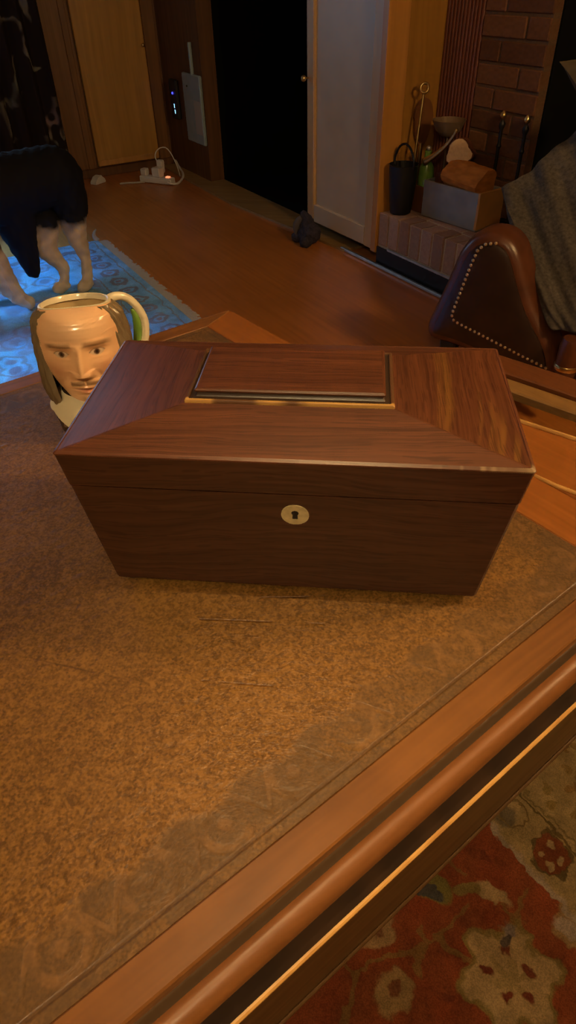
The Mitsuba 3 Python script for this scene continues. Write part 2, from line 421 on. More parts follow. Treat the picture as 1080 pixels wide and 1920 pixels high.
def blue_rug(p, n, uv):
    u = (p.x - K[0]) * UA[0] + (p.y - K[1]) * UA[1]
    v = (p.x - K[0]) * VB[0] + (p.y - K[1]) * VB[1]
    u, v0 = u + (fbm(u * 24, v * 24) - .5) * .05, v
    v = v + (fbm(u * 24, v * 24, 5.0) - .5) * .03
    e = dr.minimum(dr.minimum(v - 1.045, 2.70 - v), u - 1.41)
    c = mix((.13, .34, .58), (.22, .48, .76), fbm(u * 6, v * 6))
    d1, d2, rnd = voronoi(u * 6, v * 6)
    c = mix(c, (.20, .17, .19), smoothstep(.07, .02, dr.abs(d1 - .32)) * .6)
    c = mix(c, mix((.20, .07, .05), (.16, .16, .20), rnd), smoothstep(.20, .10, d1) * .6)
    c = mix(c, (.22, .14, .13), smoothstep(.45, .65, fbm(u * 9, v * 9, 4.0)) * .5)
    b = mix((.14, .34, .58), (.21, .45, .72), noise(u * 40, v * 40))
    k = u * 8; yc = (k - dr.floor(k) - .5) / 8
    rr = dr.sqrt(dr.square(e - .11) + dr.square(yc))
    b = mix(b, (.17, .14, .16), smoothstep(.014, .006, dr.abs(rr - .036)) * .8)
    b = mix(b, (.25, .10, .08), smoothstep(.018, .010, rr) * .7)
    b = mix(b, (.20, .18, .20), smoothstep(.006, .002, dr.abs(e - .19)) * .8 + smoothstep(.006, .002, dr.abs(e - .035)) * .8)
    c = mix(c, b, smoothstep(.205, .195, e))
    return c * (.8 + .4 * noise(p.x * 400, p.y * 400)) * (.7 + .6 * fbm(p.x * 14, p.y * 14, 2.0))


mat('mat_blue_rug', blue_rug, rough=.95, spec=.1)  # the blue lies in the base colour of the rug
mat('mat_fringe', (.42, .39, .35), rough=.95, spec=.1)

mat('mat_curtain', None or (lambda p, n, uv: mix((.018, .011, .009), mix((.20, .12, .10), (.13, .15, .11), noise(p.x * 5, p.z * 5, 3.0)),
    smoothstep(.06, .02, dr.abs(fbm(p.x * 7, p.y * 7, p.z * 5, 3) - .5)) * smoothstep(.45, .6, noise(p.x * 9, p.y * 9, p.z * 6)))), rough=.9, spec=.1)
mat('mat_white_plastic', (.62, .60, .58), rough=.4)
mat('mat_grey_box', lambda p, n, uv: mix((.20, .27, .29), (.27, .34, .355), fbm(p.x * 30, p.y * 30, p.z * 30)), rough=.5)
mat('mat_label', (.36, .34, .31), rough=.7)
mat('mat_throw', lambda p, n, uv: mix((.028, .025, .023), (.085, .074, .064), dr.clip(fbm(p.x * 130, p.y * 130, p.z * 130, 3) * 1.2 - .1, 0, 1)) * (.7 + .6 * fbm(p.x * 8, p.y * 8, p.z * 8)), rough=.95, spec=.1, sheen=.5)
mat('mat_red_cloth', lambda p, n, uv: mix((.075, .020, .014), (.12, .035, .022), fbm(p.x * 60, p.y * 60, p.z * 60)), rough=.95, spec=.1)
mat('mat_tan_cloth', lambda p, n, uv: mix((.07, .05, .026), (.13, .095, .048), fbm(p.x * 50, p.y * 50, p.z * 50)), rough=.95, spec=.1)
mat('mat_bench_red', lambda p, n, uv: desk_grain(p, n, uv, (.11, .035, .012), (.17, .055, .018), along_x=False), rough=.4, coat=.2)
mat('mat_bench_tan', lambda p, n, uv: desk_grain(p, n, uv, (.19, .10, .033), (.27, .15, .05), along_x=False), rough=.45)
mat('mat_log', lambda p, n, uv: mix((.30, .085, .015), (.62, .25, .05), fbm(p.x * 30, p.y * 30, p.z * 60, 3)), rough=.85, spec=.2)
mat('mat_bark', lambda p, n, uv: mix((.045, .016, .010), (.16, .052, .026), fbm(p.x * 50, p.y * 50, p.z * 50, 3)), rough=.9, spec=.2)
mat('mat_sawn', lambda p, n, uv: mix((.62, .40, .21), (.80, .56, .32), fbm(p.x * 120, p.y * 120, p.z * 120, 3)), rough=.8)
mat('mat_green_glass', lambda p, n, uv: mix((.06, .15, .02), (.20, .36, .06), fbm(p.x * 40, p.y * 40, p.z * 40)), rough=.12, spec=.7, coat=.8)
mat('mat_bellows', lambda p, n, uv: mix((.10, .035, .012), (.16, .06, .02), fbm(p.x * 30, p.y * 30, p.z * 10)), rough=.45)
mat('mat_bowl', (.16, .105, .065), rough=.5, metallic=.3)
mat('mat_navy_plush', lambda p, n, uv: mix((.012, .011, .017), (.055, .048, .07), fbm(p.x * 70, p.y * 70, p.z * 70, 3)), rough=.95, spec=.1, sheen=.5)
mat('mat_grey_plush', (.085, .075, .08), rough=.95, spec=.1)
scene['mat_vc_gloss'] = {'type': 'twosided', 'bsdf': {'type': 'principled', 'base_color': {'type': 'mesh_attribute', 'name': 'vertex_color'}, 'roughness': .22, 'specular': .55, 'clearcoat': .8, 'clearcoat_gloss': .9}}
scene['mat_vc_fur'] = {'type': 'twosided', 'bsdf': {'type': 'principled', 'base_color': {'type': 'mesh_attribute', 'name': 'vertex_color'}, 'roughness': .8, 'specular': .15, 'sheen': .3}}
mat('mat_jug_cream', (.80, .72, .50), rough=.2, spec=.55, coat=.8)
mat('mat_jug_hair', lambda p, n, uv: mix((.115, .082, .046), (.20, .15, .085), fbm(p.x * 200, p.y * 200, p.z * 50)), rough=.22, spec=.5, coat=.7)
mat('mat_jug_dark', (.035, .022, .015), rough=.2, spec=.5, coat=.8)
mat('mat_jug_inside', (.50, .36, .18), rough=.25, spec=.5, coat=.5)

# ------------------------------------------------------------------ setting
UMAX, VMAX, ZMAX = 7.4, 4.8, 2.5
ob('floor', R(bx(-.05, UMAX, -.6, VMAX, -.08, 0)), 'mat_floor', False, 'glossy reddish brown wooden floor', kind='structure')
ob('ceiling', R(bx(-.05, UMAX, -.6, VMAX, ZMAX, ZMAX + .1)), 'mat_ceiling', False, kind='structure')
ob('wall_near', R(bx(UMAX, UMAX + .1, -.6, VMAX, 0, ZMAX)), 'mat_wall_wood', False, kind='structure')
ob('wall_left', R(bx(-.05, UMAX, VMAX, VMAX + .1, 0, ZMAX)), 'mat_wall_wood', False, kind='structure')
# far wall (u = 0) with the garden window opening v 1.15..3.5, z .1..2.1
WV0, WV1, WZ0, WZ1 = 1.05, 2.65, .58, 2.15
wf = join(bx(-.12, 0, -.05, WV0, 0, ZMAX), bx(-.12, 0, WV1, VMAX, 0, ZMAX), bx(-.12, 0, WV0, WV1, 0, WZ0), bx(-.12, 0, WV0, WV1, WZ1, ZMAX))
ob('wall_far', R(wf), 'mat_wall_wood', False, 'dark brown panelled wall behind the dog', kind='structure')
scene['window_1'] = mikit.ply(R(join(*[bx(-.10, -.09, a, b, WZ0 + .04, WZ1 - .04) for a, b in ((WV0 + .04, 1.82), (1.88, WV1 - .04))])), 'mat_white_plastic', smooth=False,
                              emitter={'type': 'area', 'radiance': {'type': 'rgb', 'value': list(WINDOW_RAD)}})
tag('window_1', kind='structure')
fr = join(bx(-.10, .02, WV0, WV0 + .05, WZ0, WZ1), bx(-.10, .02, WV1 - .05, WV1, WZ0, WZ1), bx(-.10, .02, 1.81, 1.89, WZ0, WZ1),
          bx(-.10, .02, WV0, WV1, WZ0, WZ0 + .05), bx(-.10, .02, WV0, WV1, WZ1 - .05, WZ1))
ob('window_1__frame', R(fr), 'mat_trim_wood', False)
# bay wall and window frame added out of view to shape the cold beam
BU, BW = 2.75, (1.40, 2.75, .10, 1.23)
ob('wall_added_bay', R(join(bx(0, BW[0], BU, BU + .1, 0, ZMAX), bx(BW[1], 3.1, BU, BU + .1, 0, ZMAX), bx(BW[0], BW[1], BU, BU + .1, 0, BW[2]), bx(BW[0], BW[1], BU, BU + .1, BW[3], ZMAX))), 'mat_wall_wood', False, kind='structure')
ob('added_window_2', R(join(*[bx(a, b, BU + .03, BU + .09, BW[2], BW[3]) for a, b in ((BW[0], BW[0] + .05), (2.09, 2.19), (BW[1] - .05, BW[1]))], bx(BW[0], BW[1], BU + .03, BU + .09, BW[2], BW[2] + .05), bx(BW[0], BW[1], BU + .03, BU + .09, BW[3] - .04, BW[3]))), 'mat_trim_wood', False, 'added unseen frame whose bars shape the cold beam on the rug', kind='structure')
scene['added_cold_lamp__globe'] = mikit.ply(R(ball(ADDED_COLD_LAMP[0], ADDED_COLD_LAMP[1], 3)), 'mat_white_plastic', smooth=True, emitter={'type': 'area', 'radiance': {'type': 'rgb', 'value': list(ADDED_COLD_LAMP[2])}})
ob('added_cold_lamp__post', R(mv(lathe([(.09, 0), (.09, .03), (.04, .05), (.035, ADDED_COLD_LAMP[0][2] - .17), (.06, ADDED_COLD_LAMP[0][2] - .13)], 20), t=(ADDED_COLD_LAMP[0][0], ADDED_COLD_LAMP[0][1], .001))), 'mat_black', 40)
tag('added_cold_lamp', 'added cold globe lamp on a black post, unseen, lighting the rug', 'lamp')
ob('wall_added_return', R(bx(3.1, 3.2, BU, VMAX, 0, ZMAX)), 'mat_wall_wood', False, kind='structure')  # added unseen wall that keeps the cold lamp off the desk
# right wall (v = 0) in pieces: corner pier, dark doorway, over-door, then alcove with hearth
DZ = 2.05
wr = join(bx(0, .66, -.10, 0, 0, ZMAX), bx(.66, 2.50, -.10, 0, DZ, ZMAX), bx(2.455, 4.5, -.40, -.10, DZ, ZMAX))
ob('wall_right', R(wr), 'mat_wall_wood', False, 'dark wooden wall beside the black doorway', kind='structure')
ob('trim_1', R(bx(2.49, 2.53, -.10, .012, .055, ZMAX, .003)), 'mat_jamb', False, 'orange wooden door jamb beside the hearth', kind='structure')
ob('wall_alcove', R(bx(2.402, 2.455, -.45, -.102, 0, DZ)), 'mat_amber_side', False, 'amber wooden side wall of the fireplace recess', kind='structure')
# shade beyond the doorway, put in as near-black walls and floor
vd = join(bx(.60, 2.40, -1.6, -1.55, 0, DZ + .1), bx(.55, .60, -1.6, -.1, 0, DZ + .1), bx(2.38, 2.40, -1.6, -.45, 0, DZ + .1), bx(.6, 2.4, -1.6, -.1, DZ + .05, DZ + .1), bx(.6, 2.4, -1.6, -.101, .0005, .008))
ob('wall_closet', R(vd), 'mat_void', False, kind='structure')
ob('trim_2', R(extr(Polygon([(.02, -.10), (2.30, -.10), (2.30, .035), (1.83, .068), (1.2, .125), (.02, .10)]), .012)), 'mat_threshold', False,
   'tan threshold strip along the dark doorway', kind='structure')
ob('baseboard_far', R(bx(0, .018, 0.0, .77, 0, .055, .003)), 'mat_wall_wood', False, kind='structure')

# cupboard door on the far wall
d1 = 'door_1'
ob(d1, R(bx(.004, .032, .112, .572, .066, 1.62, .004)), 'mat_amber_wood', False, 'flat amber wooden cupboard door in the far corner', kind='structure')
ob(d1 + '__door_knob', R(mv(ball((0, 0, 0), .012), t=(.052, .132, .745))), 'mat_brass', True)
ob(d1 + '__bottom_rail', R(bx(.032, .036, .118, .566, .068, .105, .002)), 'mat_amber_edge', False)
ob('trim_3', R(join(bx(0, .016, .58, .77, .055, ZMAX, .003), bx(0, .028, .60, .64, .055, ZMAX, .003), bx(0, .016, .02, .104, .055, ZMAX, .003))), 'mat_trim_wood', False, 'brown upright boards framing the amber cupboard door', kind='structure')

# pale panelled door with brass knob beside the hearth
d2 = 'door_2'
ob(d2, R(bx(1.905, 2.485, -.030, -.012, .085, 1.95, .003)), 'mat_pale_door', False, 'pale panelled door with a small brass knob beside the hearth', kind='structure')
ob(d2 + '__stile', R(bx(1.90, 1.962, -.034, .004, .075, 1.96, .004)), 'mat_pale_rail', False)
ob(d2 + '__stile_001', R(bx(2.425, 2.488, -.034, .004, .060, 1.96, .004)), 'mat_pale_rail', False)
ob(d2 + '__bottom_rail', R(bx(1.962, 2.425, -.034, .003, .062, .150, .004)), 'mat_pale_door', False)
kn = ob(d2 + '__door_knob', R(mv(lathe([(.004, 0), (.004, .014), (.012, .020), (.015, .028), (.012, .036), (.004, .040)], 20), trimesh.transformations.rotation_matrix(-math.pi / 2, [1, 0, 0]) @ np.diag([1, 1, 1, 1]), (1.915, .004, .715))), 'mat_brass', True)

# hearth of soldier bricks
UH0, UH1 = 2.535, 3.45
ob('hearth', R(join(bx(UH0, UH1, -.34, -.004, 0, .2365))), 'mat_mortar', False, 'raised brick hearth beside the pale door', 'hearth')
ob('hearth__plinth', R(bx(UH0, UH1, -.004, .004, 0, .086)), 'mat_iron', False)
n = 0
for i in range(11):
    u0 = UH0 + .004 + i * .0765
    h = rng.uniform(-.002, .002)
    ob('hearth__brick', R(bx(u0, u0 + .067, -.10, .002 + h, .098, .241 + h, .004)), f'mat_brick_{i % 3}', False)
for r in range(2):
    for i in range(5):
        u0 = UH0 + .004 + i * .218 - (r % 2) * .1
        a, b = max(u0, UH0 + .003), min(u0 + .206, UH1)
        if b - a > .03:
            h = rng.uniform(-.0015, .0015)
            ob('hearth__brick', R(bx(a, b, -.112 - .106 * (r + 1) + .008, -.112 - .106 * r, .215, .241 + h, .004)), f'mat_brick_{(i + r) % 3}', False)
ob('floor_trim', R(bx(2.26, 3.45, .012, .032, 0, .016, .005)), 'mat_steel', False, 'thin pale metal strip on the floor in front of the hearth', 'trim strip')
ob('hearth__ledge_strip', R(bx(2.62, 3.44, .004, .011, .086, .097, .002)), 'mat_steel', False)

# reeded panel, brick pier and firebox at the back of the recess
VBK = -.35
pn = ob('reeded_panel', R(bx(2.458, 2.682, VBK - .03, VBK - .006, .2435, 2.04)), 'mat_tambour', False, 'dark red vertically reeded panel left of the brick pier', 'panel')
for i in range(11):
    uc = 2.466 + i * .0205
    a = np.linspace(0, math.pi, 7)
    rr = np.stack([uc + .0092 * np.cos(a), VBK - .008 + .009 * np.sin(a)], 1)
    ob('reeded_panel__reed', R(extr(Polygon(rr).buffer(0), 1.78).apply_translation((0, 0, .25))), 'mat_tambour', 40)
ob('brick_pier', R(bx(2.684, 3.034, VBK - .048, VBK - .006, .2435, 2.04)), 'mat_pier_mortar', False, 'brick pier at the left side of the dark fireplace opening', 'brick pier')
for r in range(16):
    z0 = .246 + r * .0815
    us = [(2.686, 2.795), (2.805, 3.034)] if r % 2 else [(2.686, 2.915), (2.925, 3.034)]
    for a, b in us:
        h = rng.uniform(-.003, .003)
        ob('brick_pier__brick', R(bx(a, b, VBK - .05, VBK + h, z0, z0 + .0715, .004)), f'mat_pier_brick_{rng.integers(3)}', False)
for nm, m_ in (('wall_fireplace_back', bx(3.04, 3.9, -1.0, -.95, 0, 1.25)), ('wall_fireplace_left', bx(3.014, 3.037, -.95, -.405, 0.2435, 1.9)), ('wall_fireplace_floor', bx(3.04, 3.9, -.95, -.352, .0, .235)),
               ('wall_fireplace_top', bx(3.06, 3.9, -.60, -.405, 1.25, 2.04)), ('wall_fireplace_right', bx(3.9, 4.5, -.95, -.352, 0, ZMAX))):
    ob(nm, R(m_), 'mat_void', False, 'black soot-dark fireplace opening' if nm.endswith('back') else None, kind='structure')
ob('wall_right_near', R(bx(4.5, UMAX, -.1, 0, 0, ZMAX)), 'mat_wall_wood', False, kind='structure')

# ------------------------------------------------------------------ lamp (out of frame, above the desk's near side)
lp, lr, lrad = np.array(LAMPS[0][0]), LAMPS[0][1], LAMPS[0][2]
scene['pendant_lamp__globe'] = mikit.ply(ball(lp, lr, 3), 'mat_white_plastic', smooth=True, emitter={'type': 'area', 'radiance': {'type': 'rgb', 'value': list(lrad)}})
ob('pendant_lamp__cord', tube([lp + [0, 0, lr + .03], [lp[0], lp[1], ZMAX - .0005]], .004), 'mat_black')
ob('pendant_lamp__cap', mv(lathe([(.035, 0), (.03, .03), (.006, .05)], 20), t=lp + [0, 0, lr - .008]), 'mat_brass')
dl = np.array(ADDED_DOWNLIGHT[0])
scene['added_downlight__beam'] = {'type': 'spot', 'to_world': T().look_at(origin=dl.tolist(), target=[dl[0], dl[1], 0.0], up=[0, 1, 0]), 'intensity': {'type': 'rgb', 'value': list(ADDED_DOWNLIGHT[1])}, 'cutoff_angle': 8.5, 'beam_width': 1.0}
ob('added_downlight__ring', mv(trimesh.creation.annulus(.042, .055, .02), t=(dl[0], dl[1], ZMAX - .012)), 'mat_brass', 30)
tag('added_downlight', 'small added ceiling spotlight, unseen, brightening the leather', 'lamp')
tag('pendant_lamp', 'warm globe lamp hanging from the ceiling above the desk', 'lamp')
lp, lr, lrad = np.array(LAMPS[1][0]), LAMPS[1][1], LAMPS[1][2]
scene['standing_lamp__globe'] = mikit.ply(ball(lp, lr, 3), 'mat_white_plastic', smooth=True, emitter={'type': 'area', 'radiance': {'type': 'rgb', 'value': list(lrad)}})
ob('standing_lamp__pole', mv(lathe([(.15, 0), (.15, .012), (.02, .03), (.012, .05), (.012, lp[2] - lr - .03), (.05, lp[2] - lr - .01), (.05, lp[2] - lr + .012)], 24), t=(lp[0], lp[1], .001)), 'mat_brass', 40)
tag('standing_lamp', 'warm globe lamp on a brass pole standing right of the desk', 'lamp')

# ------------------------------------------------------------------ desk
X0, X1, Y0, Y1 = -.75, .50, .1195, .79
LX0, LX1, LY0, LY1 = -.60, .443, .1425, .765
tag('desk', 'leather-topped wooden writing desk carrying the dark wooden box', 'desk')
ob('desk__leather_top', bx(LX0, LX1, LY0, LY1, H0 - .012, H0 - .0006), 'mat_leather', False, 'worn brown leather with a darker tooled border')


def quad_board(pts, z0, z1, c=.0012):
    p = Polygon(pts); q = p.buffer(-c, join_style=2)
    a, b = np.array(p.exterior.coords)[:-1], np.array(q.exterior.coords)[:-1]
    b = np.array([b[np.argmin(((b - w) ** 2).sum(1))] for w in a])
    if not p.exterior.is_ccw:
        a, b = a[::-1], b[::-1]
    st = lambda q, z: np.c_[q, np.full(len(q), z)]
    return loft([st(a, z0), st(a, z1 - c), st(b, z1)])


ob('desk__frame_board', quad_board([(X0, Y0), (X1, Y0), (LX1, LY0), (LX0, LY0)], H0 - .022, H0), 'mat_desk_x', False)
ob('desk__frame_board', quad_board([(X0, Y1), (LX0, LY1), (LX1, LY1), (X1, Y1)], H0 - .022, H0), 'mat_desk_x', False)
ob('desk__frame_board', quad_board([(X1, Y0), (X1, Y1), (LX1, LY1), (LX1, LY0)], H0 - .022, H0), 'mat_desk_y', False)
ob('desk__frame_board', quad_board([(X0, Y0), (LX0, LY0), (LX0, LY1), (X0, Y1)], H0 - .022, H0), 'mat_desk_y', False)
ob('desk__core', bx(X0, X1, Y0, Y1, H0 - .034, H0 - .022), 'mat_apron', False)


def edge_ring(o, z):
    return np.array([(X0 - o, Y0 - o, H0 + z), (X1 + min(o, .004), Y0 - o, H0 + z), (X1 + min(o, .004), Y1 + o, H0 + z), (X0 - o, Y1 + o, H0 + z)])


prof = [(.004, -.0300), (.0100, -.0270), (.0148, -.0235), (.0180, -.0195), (.0190, -.0155), (.0183, -.0115), (.0165, -.0082), (.0140, -.0056), (.0110, -.0047), (.0085, -.0050), (.0066, -.0060), (.006, -.010)]
ob('desk__quirk', loft([edge_ring(o, z) for o, z in ((0, -.02), (.0058, -.02), (.0066, -.0060), (.0045, -.0066), (.0012, -.0092), (0, -.0092))], cap=False), 'mat_quirk_shade', 50, 'groove between the board and the rounded edge, its shade painted in')
ob('desk__thumb_moulding', loft([edge_ring(o, z) for o, z in prof], cap=False), 'mat_moulding', 40)
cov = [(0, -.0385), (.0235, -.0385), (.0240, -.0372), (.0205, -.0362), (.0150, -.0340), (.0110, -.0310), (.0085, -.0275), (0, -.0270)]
ob('desk__cove', loft([edge_ring(o, z) for o, z in cov], cap=False), 'mat_cove_shade', 50, 'hollow under the rounded edge, its shade painted nearly black')
fil = [(.0205, -.0405), (.0247, -.0405), (.0260, -.0395), (.0260, -.0380), (.0250, -.0370), (.0236, -.0370)]
ob('desk__lit_fillet', loft([edge_ring(o, z) for o, z in fil], cap=False), 'mat_edge_highlight', 40, 'thin line under the moulded edge, its highlight painted golden')
for key, (a, b, c, d) in {'n': (X0, X1, Y0 - .018, Y0), 'f': (X0, X1, Y1 - .002, Y1 + .016), 'l': (X0, X0 + .02, Y0, Y1), 'r': (X1 - .02, X1, Y0, Y1)}.items():
    ob('desk__apron', bx(a, b, c, d, H0 - .152, H0 - .0405, .001), 'mat_apron', False)
ob('desk__apron_bead', bx(X0, X1, Y0 - .0205, Y0 - .018, H0 - .152, H0 - .148, .0008), 'mat_apron', False)
for x in (X0 + .06, X1 - .20):
    for y in (Y0 + .34, Y1 - .06):
        ob('desk__leg', loft([rect(.020, .020, .0095, .003, x, y), rect(.022, .022, .05, .003, x, y), rect(.030, .030, H0 - .10, .003, x, y), rect(.030, .030, H0 - .034, .003, x, y)]), 'mat_apron', 30)
# hinged side leaf with beaded edges
ob('desk__side_leaf', quad_board([(.505, .09), (.637, .09), (.598, .262), (.583, .318), (.515, .60), (.505, .60)], H0 - .022, H0 - .003), 'mat_desk_y', False, 'orange wooden side leaf with beaded edges')
bead = lambda pts, r: tube(pts, r, 8)
ob('desk__side_leaf__bead', bead([(.5035, .262, H0 - .0022), (.506, .24, H0 - .0022), (.512, .215, H0 - .0022), (.528, .15, H0 - .0022), (.540, .095, H0 - .0022)], .0022), 'mat_edge_highlight', True)
ob('desk__side_leaf__bead', bead([(.509, .585, H0 - .002), (.5745, .335, H0 - .002), (.5895, .276, H0 - .002), (.630, .095, H0 - .002)], .0026), 'mat_edge_highlight', True)

# ------------------------------------------------------------------ the box (tea caddy)
BM = rotz(BPH, BXC)
hw, hd = .160, .08645
ins = .0148


def sec(z):
    t = 1 - z / .14
    return hw - ins * t, hd - .0156 * t


tag('tea_caddy', 'dark rosewood tea caddy with tapered sides and pale oval keyhole plate on the desk', 'box')
rings = []
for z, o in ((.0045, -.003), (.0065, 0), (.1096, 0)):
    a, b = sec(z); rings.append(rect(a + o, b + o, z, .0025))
ob('tea_caddy__body', mv(loft(rings), BM), 'mat_rosewood_shaded', False)
ob('tea_caddy__seam', mv(loft([rect(sec(z)[0] - .0014, sec(z)[1] - .0014, z, .001) for z in (.1090, .1110)]), BM), 'mat_black', False)
rings = []
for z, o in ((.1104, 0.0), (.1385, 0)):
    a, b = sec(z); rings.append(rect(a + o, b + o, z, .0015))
ob('tea_caddy__lid_side', mv(loft(rings), BM), 'mat_rosewood_shaded', False)
lid = 'tea_caddy__lid'
PX0 = -.003
rings = [rect(hw - .0002, hd - .0002, .1385, .0015), rect(hw, hd, .1392, .0015), rect(hw - .0014, hd - .0014, .1404, .0013), rect(.0742, .0405, .1548, .001, PX0, 0)]
lm = mv(loft(rings), BM)
ob(lid, lm, 'mat_rosewood', False)
ob(lid + '__edge_strip', mv(loft([rect(hw + .0003, hd + .0003, .1386, .0015), rect(hw + .0003, hd + .0003, .1396, .0015), rect(hw - .0020, hd - .0020, .1410, .0012), rect(hw - .0026, hd - .0026, .1406, .0012)], cap=False), BM), 'mat_lid_edge', False)
lip = [(.0780, .0395, .1535), (.0788, .0403, .1542), (.0788, .0403, .1562), (.0782, .0397, .1572), (.0768, .0383, .1575), (.0760, .0375, .1570), (.0756, .0371, .1540)]
ob(lid + '__panel_bead', mv(loft([rect(a - .0050, b, z, .0006, PX0, 0) for a, b, z in lip], cap=False), BM), 'mat_bead_highlight', 35, 'bead round the raised panel, golden highlight painted on its front')
ob(lid + '__panel_cove', mv(loft([rect(a - .0050, b, z, .0006, PX0, 0) for a, b, z in ((.0760, .0375, .1545), (.0758, .0373, .1560), (.0722, .0337, .1566), (.0712, .0327, .1580), (.0708, .0323, .1596))]), BM), 'mat_panel_cove', 35, 'dark hollow moulding')
mp = [(.0705, .0320, .1590), (.0722, .0337, .1602), (.0724, .0339, .1614), (.0716, .0331, .1624), (.0700, .0315, .1628), (.05, .02, .1632)]
ob(lid + '__raised_panel', mv(loft([rect(a - .0050, b, z, .0008, PX0, 0) for a, b, z in mp]), BM), 'mat_rosewood', 35, 'small raised moulded panel on the lid')
# keyhole plate on the sloping front face
ft = math.atan2(.0156, .14)
zc = .0905
yc = -(hd - .0156 * (1 - zc / .14))
el = affinity.scale(Point(0, 0).buffer(1, 48), .0100, .0096)
kh = Point(0, .0018).buffer(.0027, 24).union(Polygon([(-.0016, .002), (.0016, .002), (.0021, -.0046), (-.0021, -.0046)]))
FM = BM @ trimesh.transformations.translation_matrix([.0045, yc, zc]) @ trimesh.transformations.rotation_matrix(math.pi / 2 - ft * -1, [1, 0, 0])
# face frame: local x along the front, local y up the slope, local z out of the face
zx = np.array([1, 0, 0]); zy = np.array([0, -math.sin(ft), math.cos(ft)]); zz = np.cross(zx, zy)
FL = np.eye(4); FL[:3, 0], FL[:3, 1], FL[:3, 2], FL[:3, 3] = zx, zy, zz, [.0045, yc, zc]
ob('tea_caddy__keyhole_plate', mv(mv(extr(el.difference(kh), .0012), t=(0, 0, -.0002)), BM @ FL), 'mat_bone', 30, 'pale worn oval keyhole plate')
ob('tea_caddy__keyhole', mv(mv(extr(kh.buffer(.0002), .0004), t=(0, 0, -.0001)), BM @ FL), 'mat_black', False, 'dark keyhole')
for sx in (-1, 1):
    for sy in (-1, 1):
        ob('tea_caddy__foot', mv(mv(lathe([(.009, 0), (.011, .002), (.010, .0045)], 16), t=(sx * .128, sy * .052, -.0004)), BM), 'mat_black', True)

# ------------------------------------------------------------------ character jug
JM = rotz(math.radians(-28.5), (.2195, .6365, H0 - .0006))   # local -y is the face direction
nph, nz = 260, 170


def jug_grid(zs, phs, rad):
    Z, P = np.meshgrid(zs, phs, indexing='ij')
    X, Y = rad(P, Z)
    v = np.stack([X, Y, Z], -1).reshape(-1, 3)
    a, b = len(zs), len(phs)
    i, j = np.meshgrid(np.arange(a - 1), np.arange(b - 1), indexing='ij')
    q = np.stack([i * b + j, i * b + j + 1, (i + 1) * b + j + 1, (i + 1) * b + j], -1).reshape(-1, 4)
    return v, np.vstack([q[:, [0, 1, 2]], q[:, [0, 2, 3]]])


g = lambda x, s: np.exp(-(x / s) ** 2)


def head_rad(P, Z):
    zk = [.028, .040, .048, .060, .075, .090, .105, .120, .135, .146]
    rx = np.interp(Z, zk, [.026, .0265, .0285, .035, .0415, .0450, .0460, .0448, .0408, .0345])
    ry = np.interp(Z, zk, [.028, .033, .040, .043, .0445, .0455, .0455, .0465, .0455, .0410])
    s = np.sin(P); c = np.cos(P)
    dome = np.interp(Z, [.105, .118, .126, .132, .137, .141, .1435, .146], [1, .995, .97, .92, .85, .75, .66, .54])
    ry = np.where(c > 0, ry * (1 - c * (1 - dome)), ry)
    X, Y = rx * s, -ry * c
    fr = np.clip(c, 0, 1)
    # features displace the front surface outwards (-y)
    ax = np.abs(X)
    nose = np.interp(Z, [.074, .078, .081, .088, .098, .106, .112], [0, .0075, .0125, .0100, .0058, .0030, 0]) * g(X, .0058 + .002 * (Z < .084))
    nose += .0035 * g(ax - .0072, .0035) * g(Z - .0800, .0042)
    sock = -.0064 * g(ax - .0175, .0100) * g(Z - .1010, .0068)
    eye = .0034 * g(ax - .0175, .0062) * g(Z - .1002, .0042)
    lid_ = .0012 * g(ax - .0175, .0085) * (g(Z - .1052, .0014) + .7 * g(Z - .0955, .0014))
    brow = .0030 * g(ax - .0175, .0125) * g(Z - .1105, .0038)
    cheek = .0030 * g(ax - .0255, .0100) * g(Z - .0860, .0100)
    fold = -.0014 * g(ax - .0145 - (.080 - Z) * .35, .0022) * g(Z - .0755, .0075)
    must = .0026 * g(ax - .0070, .0085) * g(Z - .0695, .0032)
    lips = .0030 * g(X, .0105) * g(Z - .0645, .0022) + .0034 * g(X, .0085) * g(Z - .0592, .0024) - .0022 * g(X, .0110) * g(Z - .0620, .0011)
    chin = .0050 * g(X, .0090) * g(Z - .0500, .0055) - .0018 * g(X, .0100) * g(Z - .0555, .0018)
    temple = -.0018 * g(ax - .040, .010) * g(Z - .108, .012)
    wr = .0001 * np.sin(Z * 1400) * g(X, .022) * g(Z - .126, .008)
    d = (nose + sock + eye + lid_ + brow + cheek + fold + must + lips + chin + temple + wr) * fr ** .6
    return X, Y - d


def tilt(v):
    return np.clip((v[:, 2] - .10) / .046, 0, 1) ** 1.6 * (-.0065 - .20 * (v[:, 1] + .022))


zs = np.linspace(.028, .146, nz); phs = np.linspace(-math.pi, math.pi, nph)
v, f = jug_grid(zs, phs, head_rad)
# top edge tilts: the brow side of the opening stands higher than the back
v[:, 2] += tilt(v)
X, Z, fr = v[:, 0], v[:, 2], -v[:, 1]
ax = np.abs(X)
col = np.tile(np.array([.84, .50, .26]), (len(v), 1))


def paint(c, w):
    global col
    w = np.clip(w, 0, 1)[:, None] * (fr > 0)[:, None]
    col = col * (1 - w) + np.array(c) * w


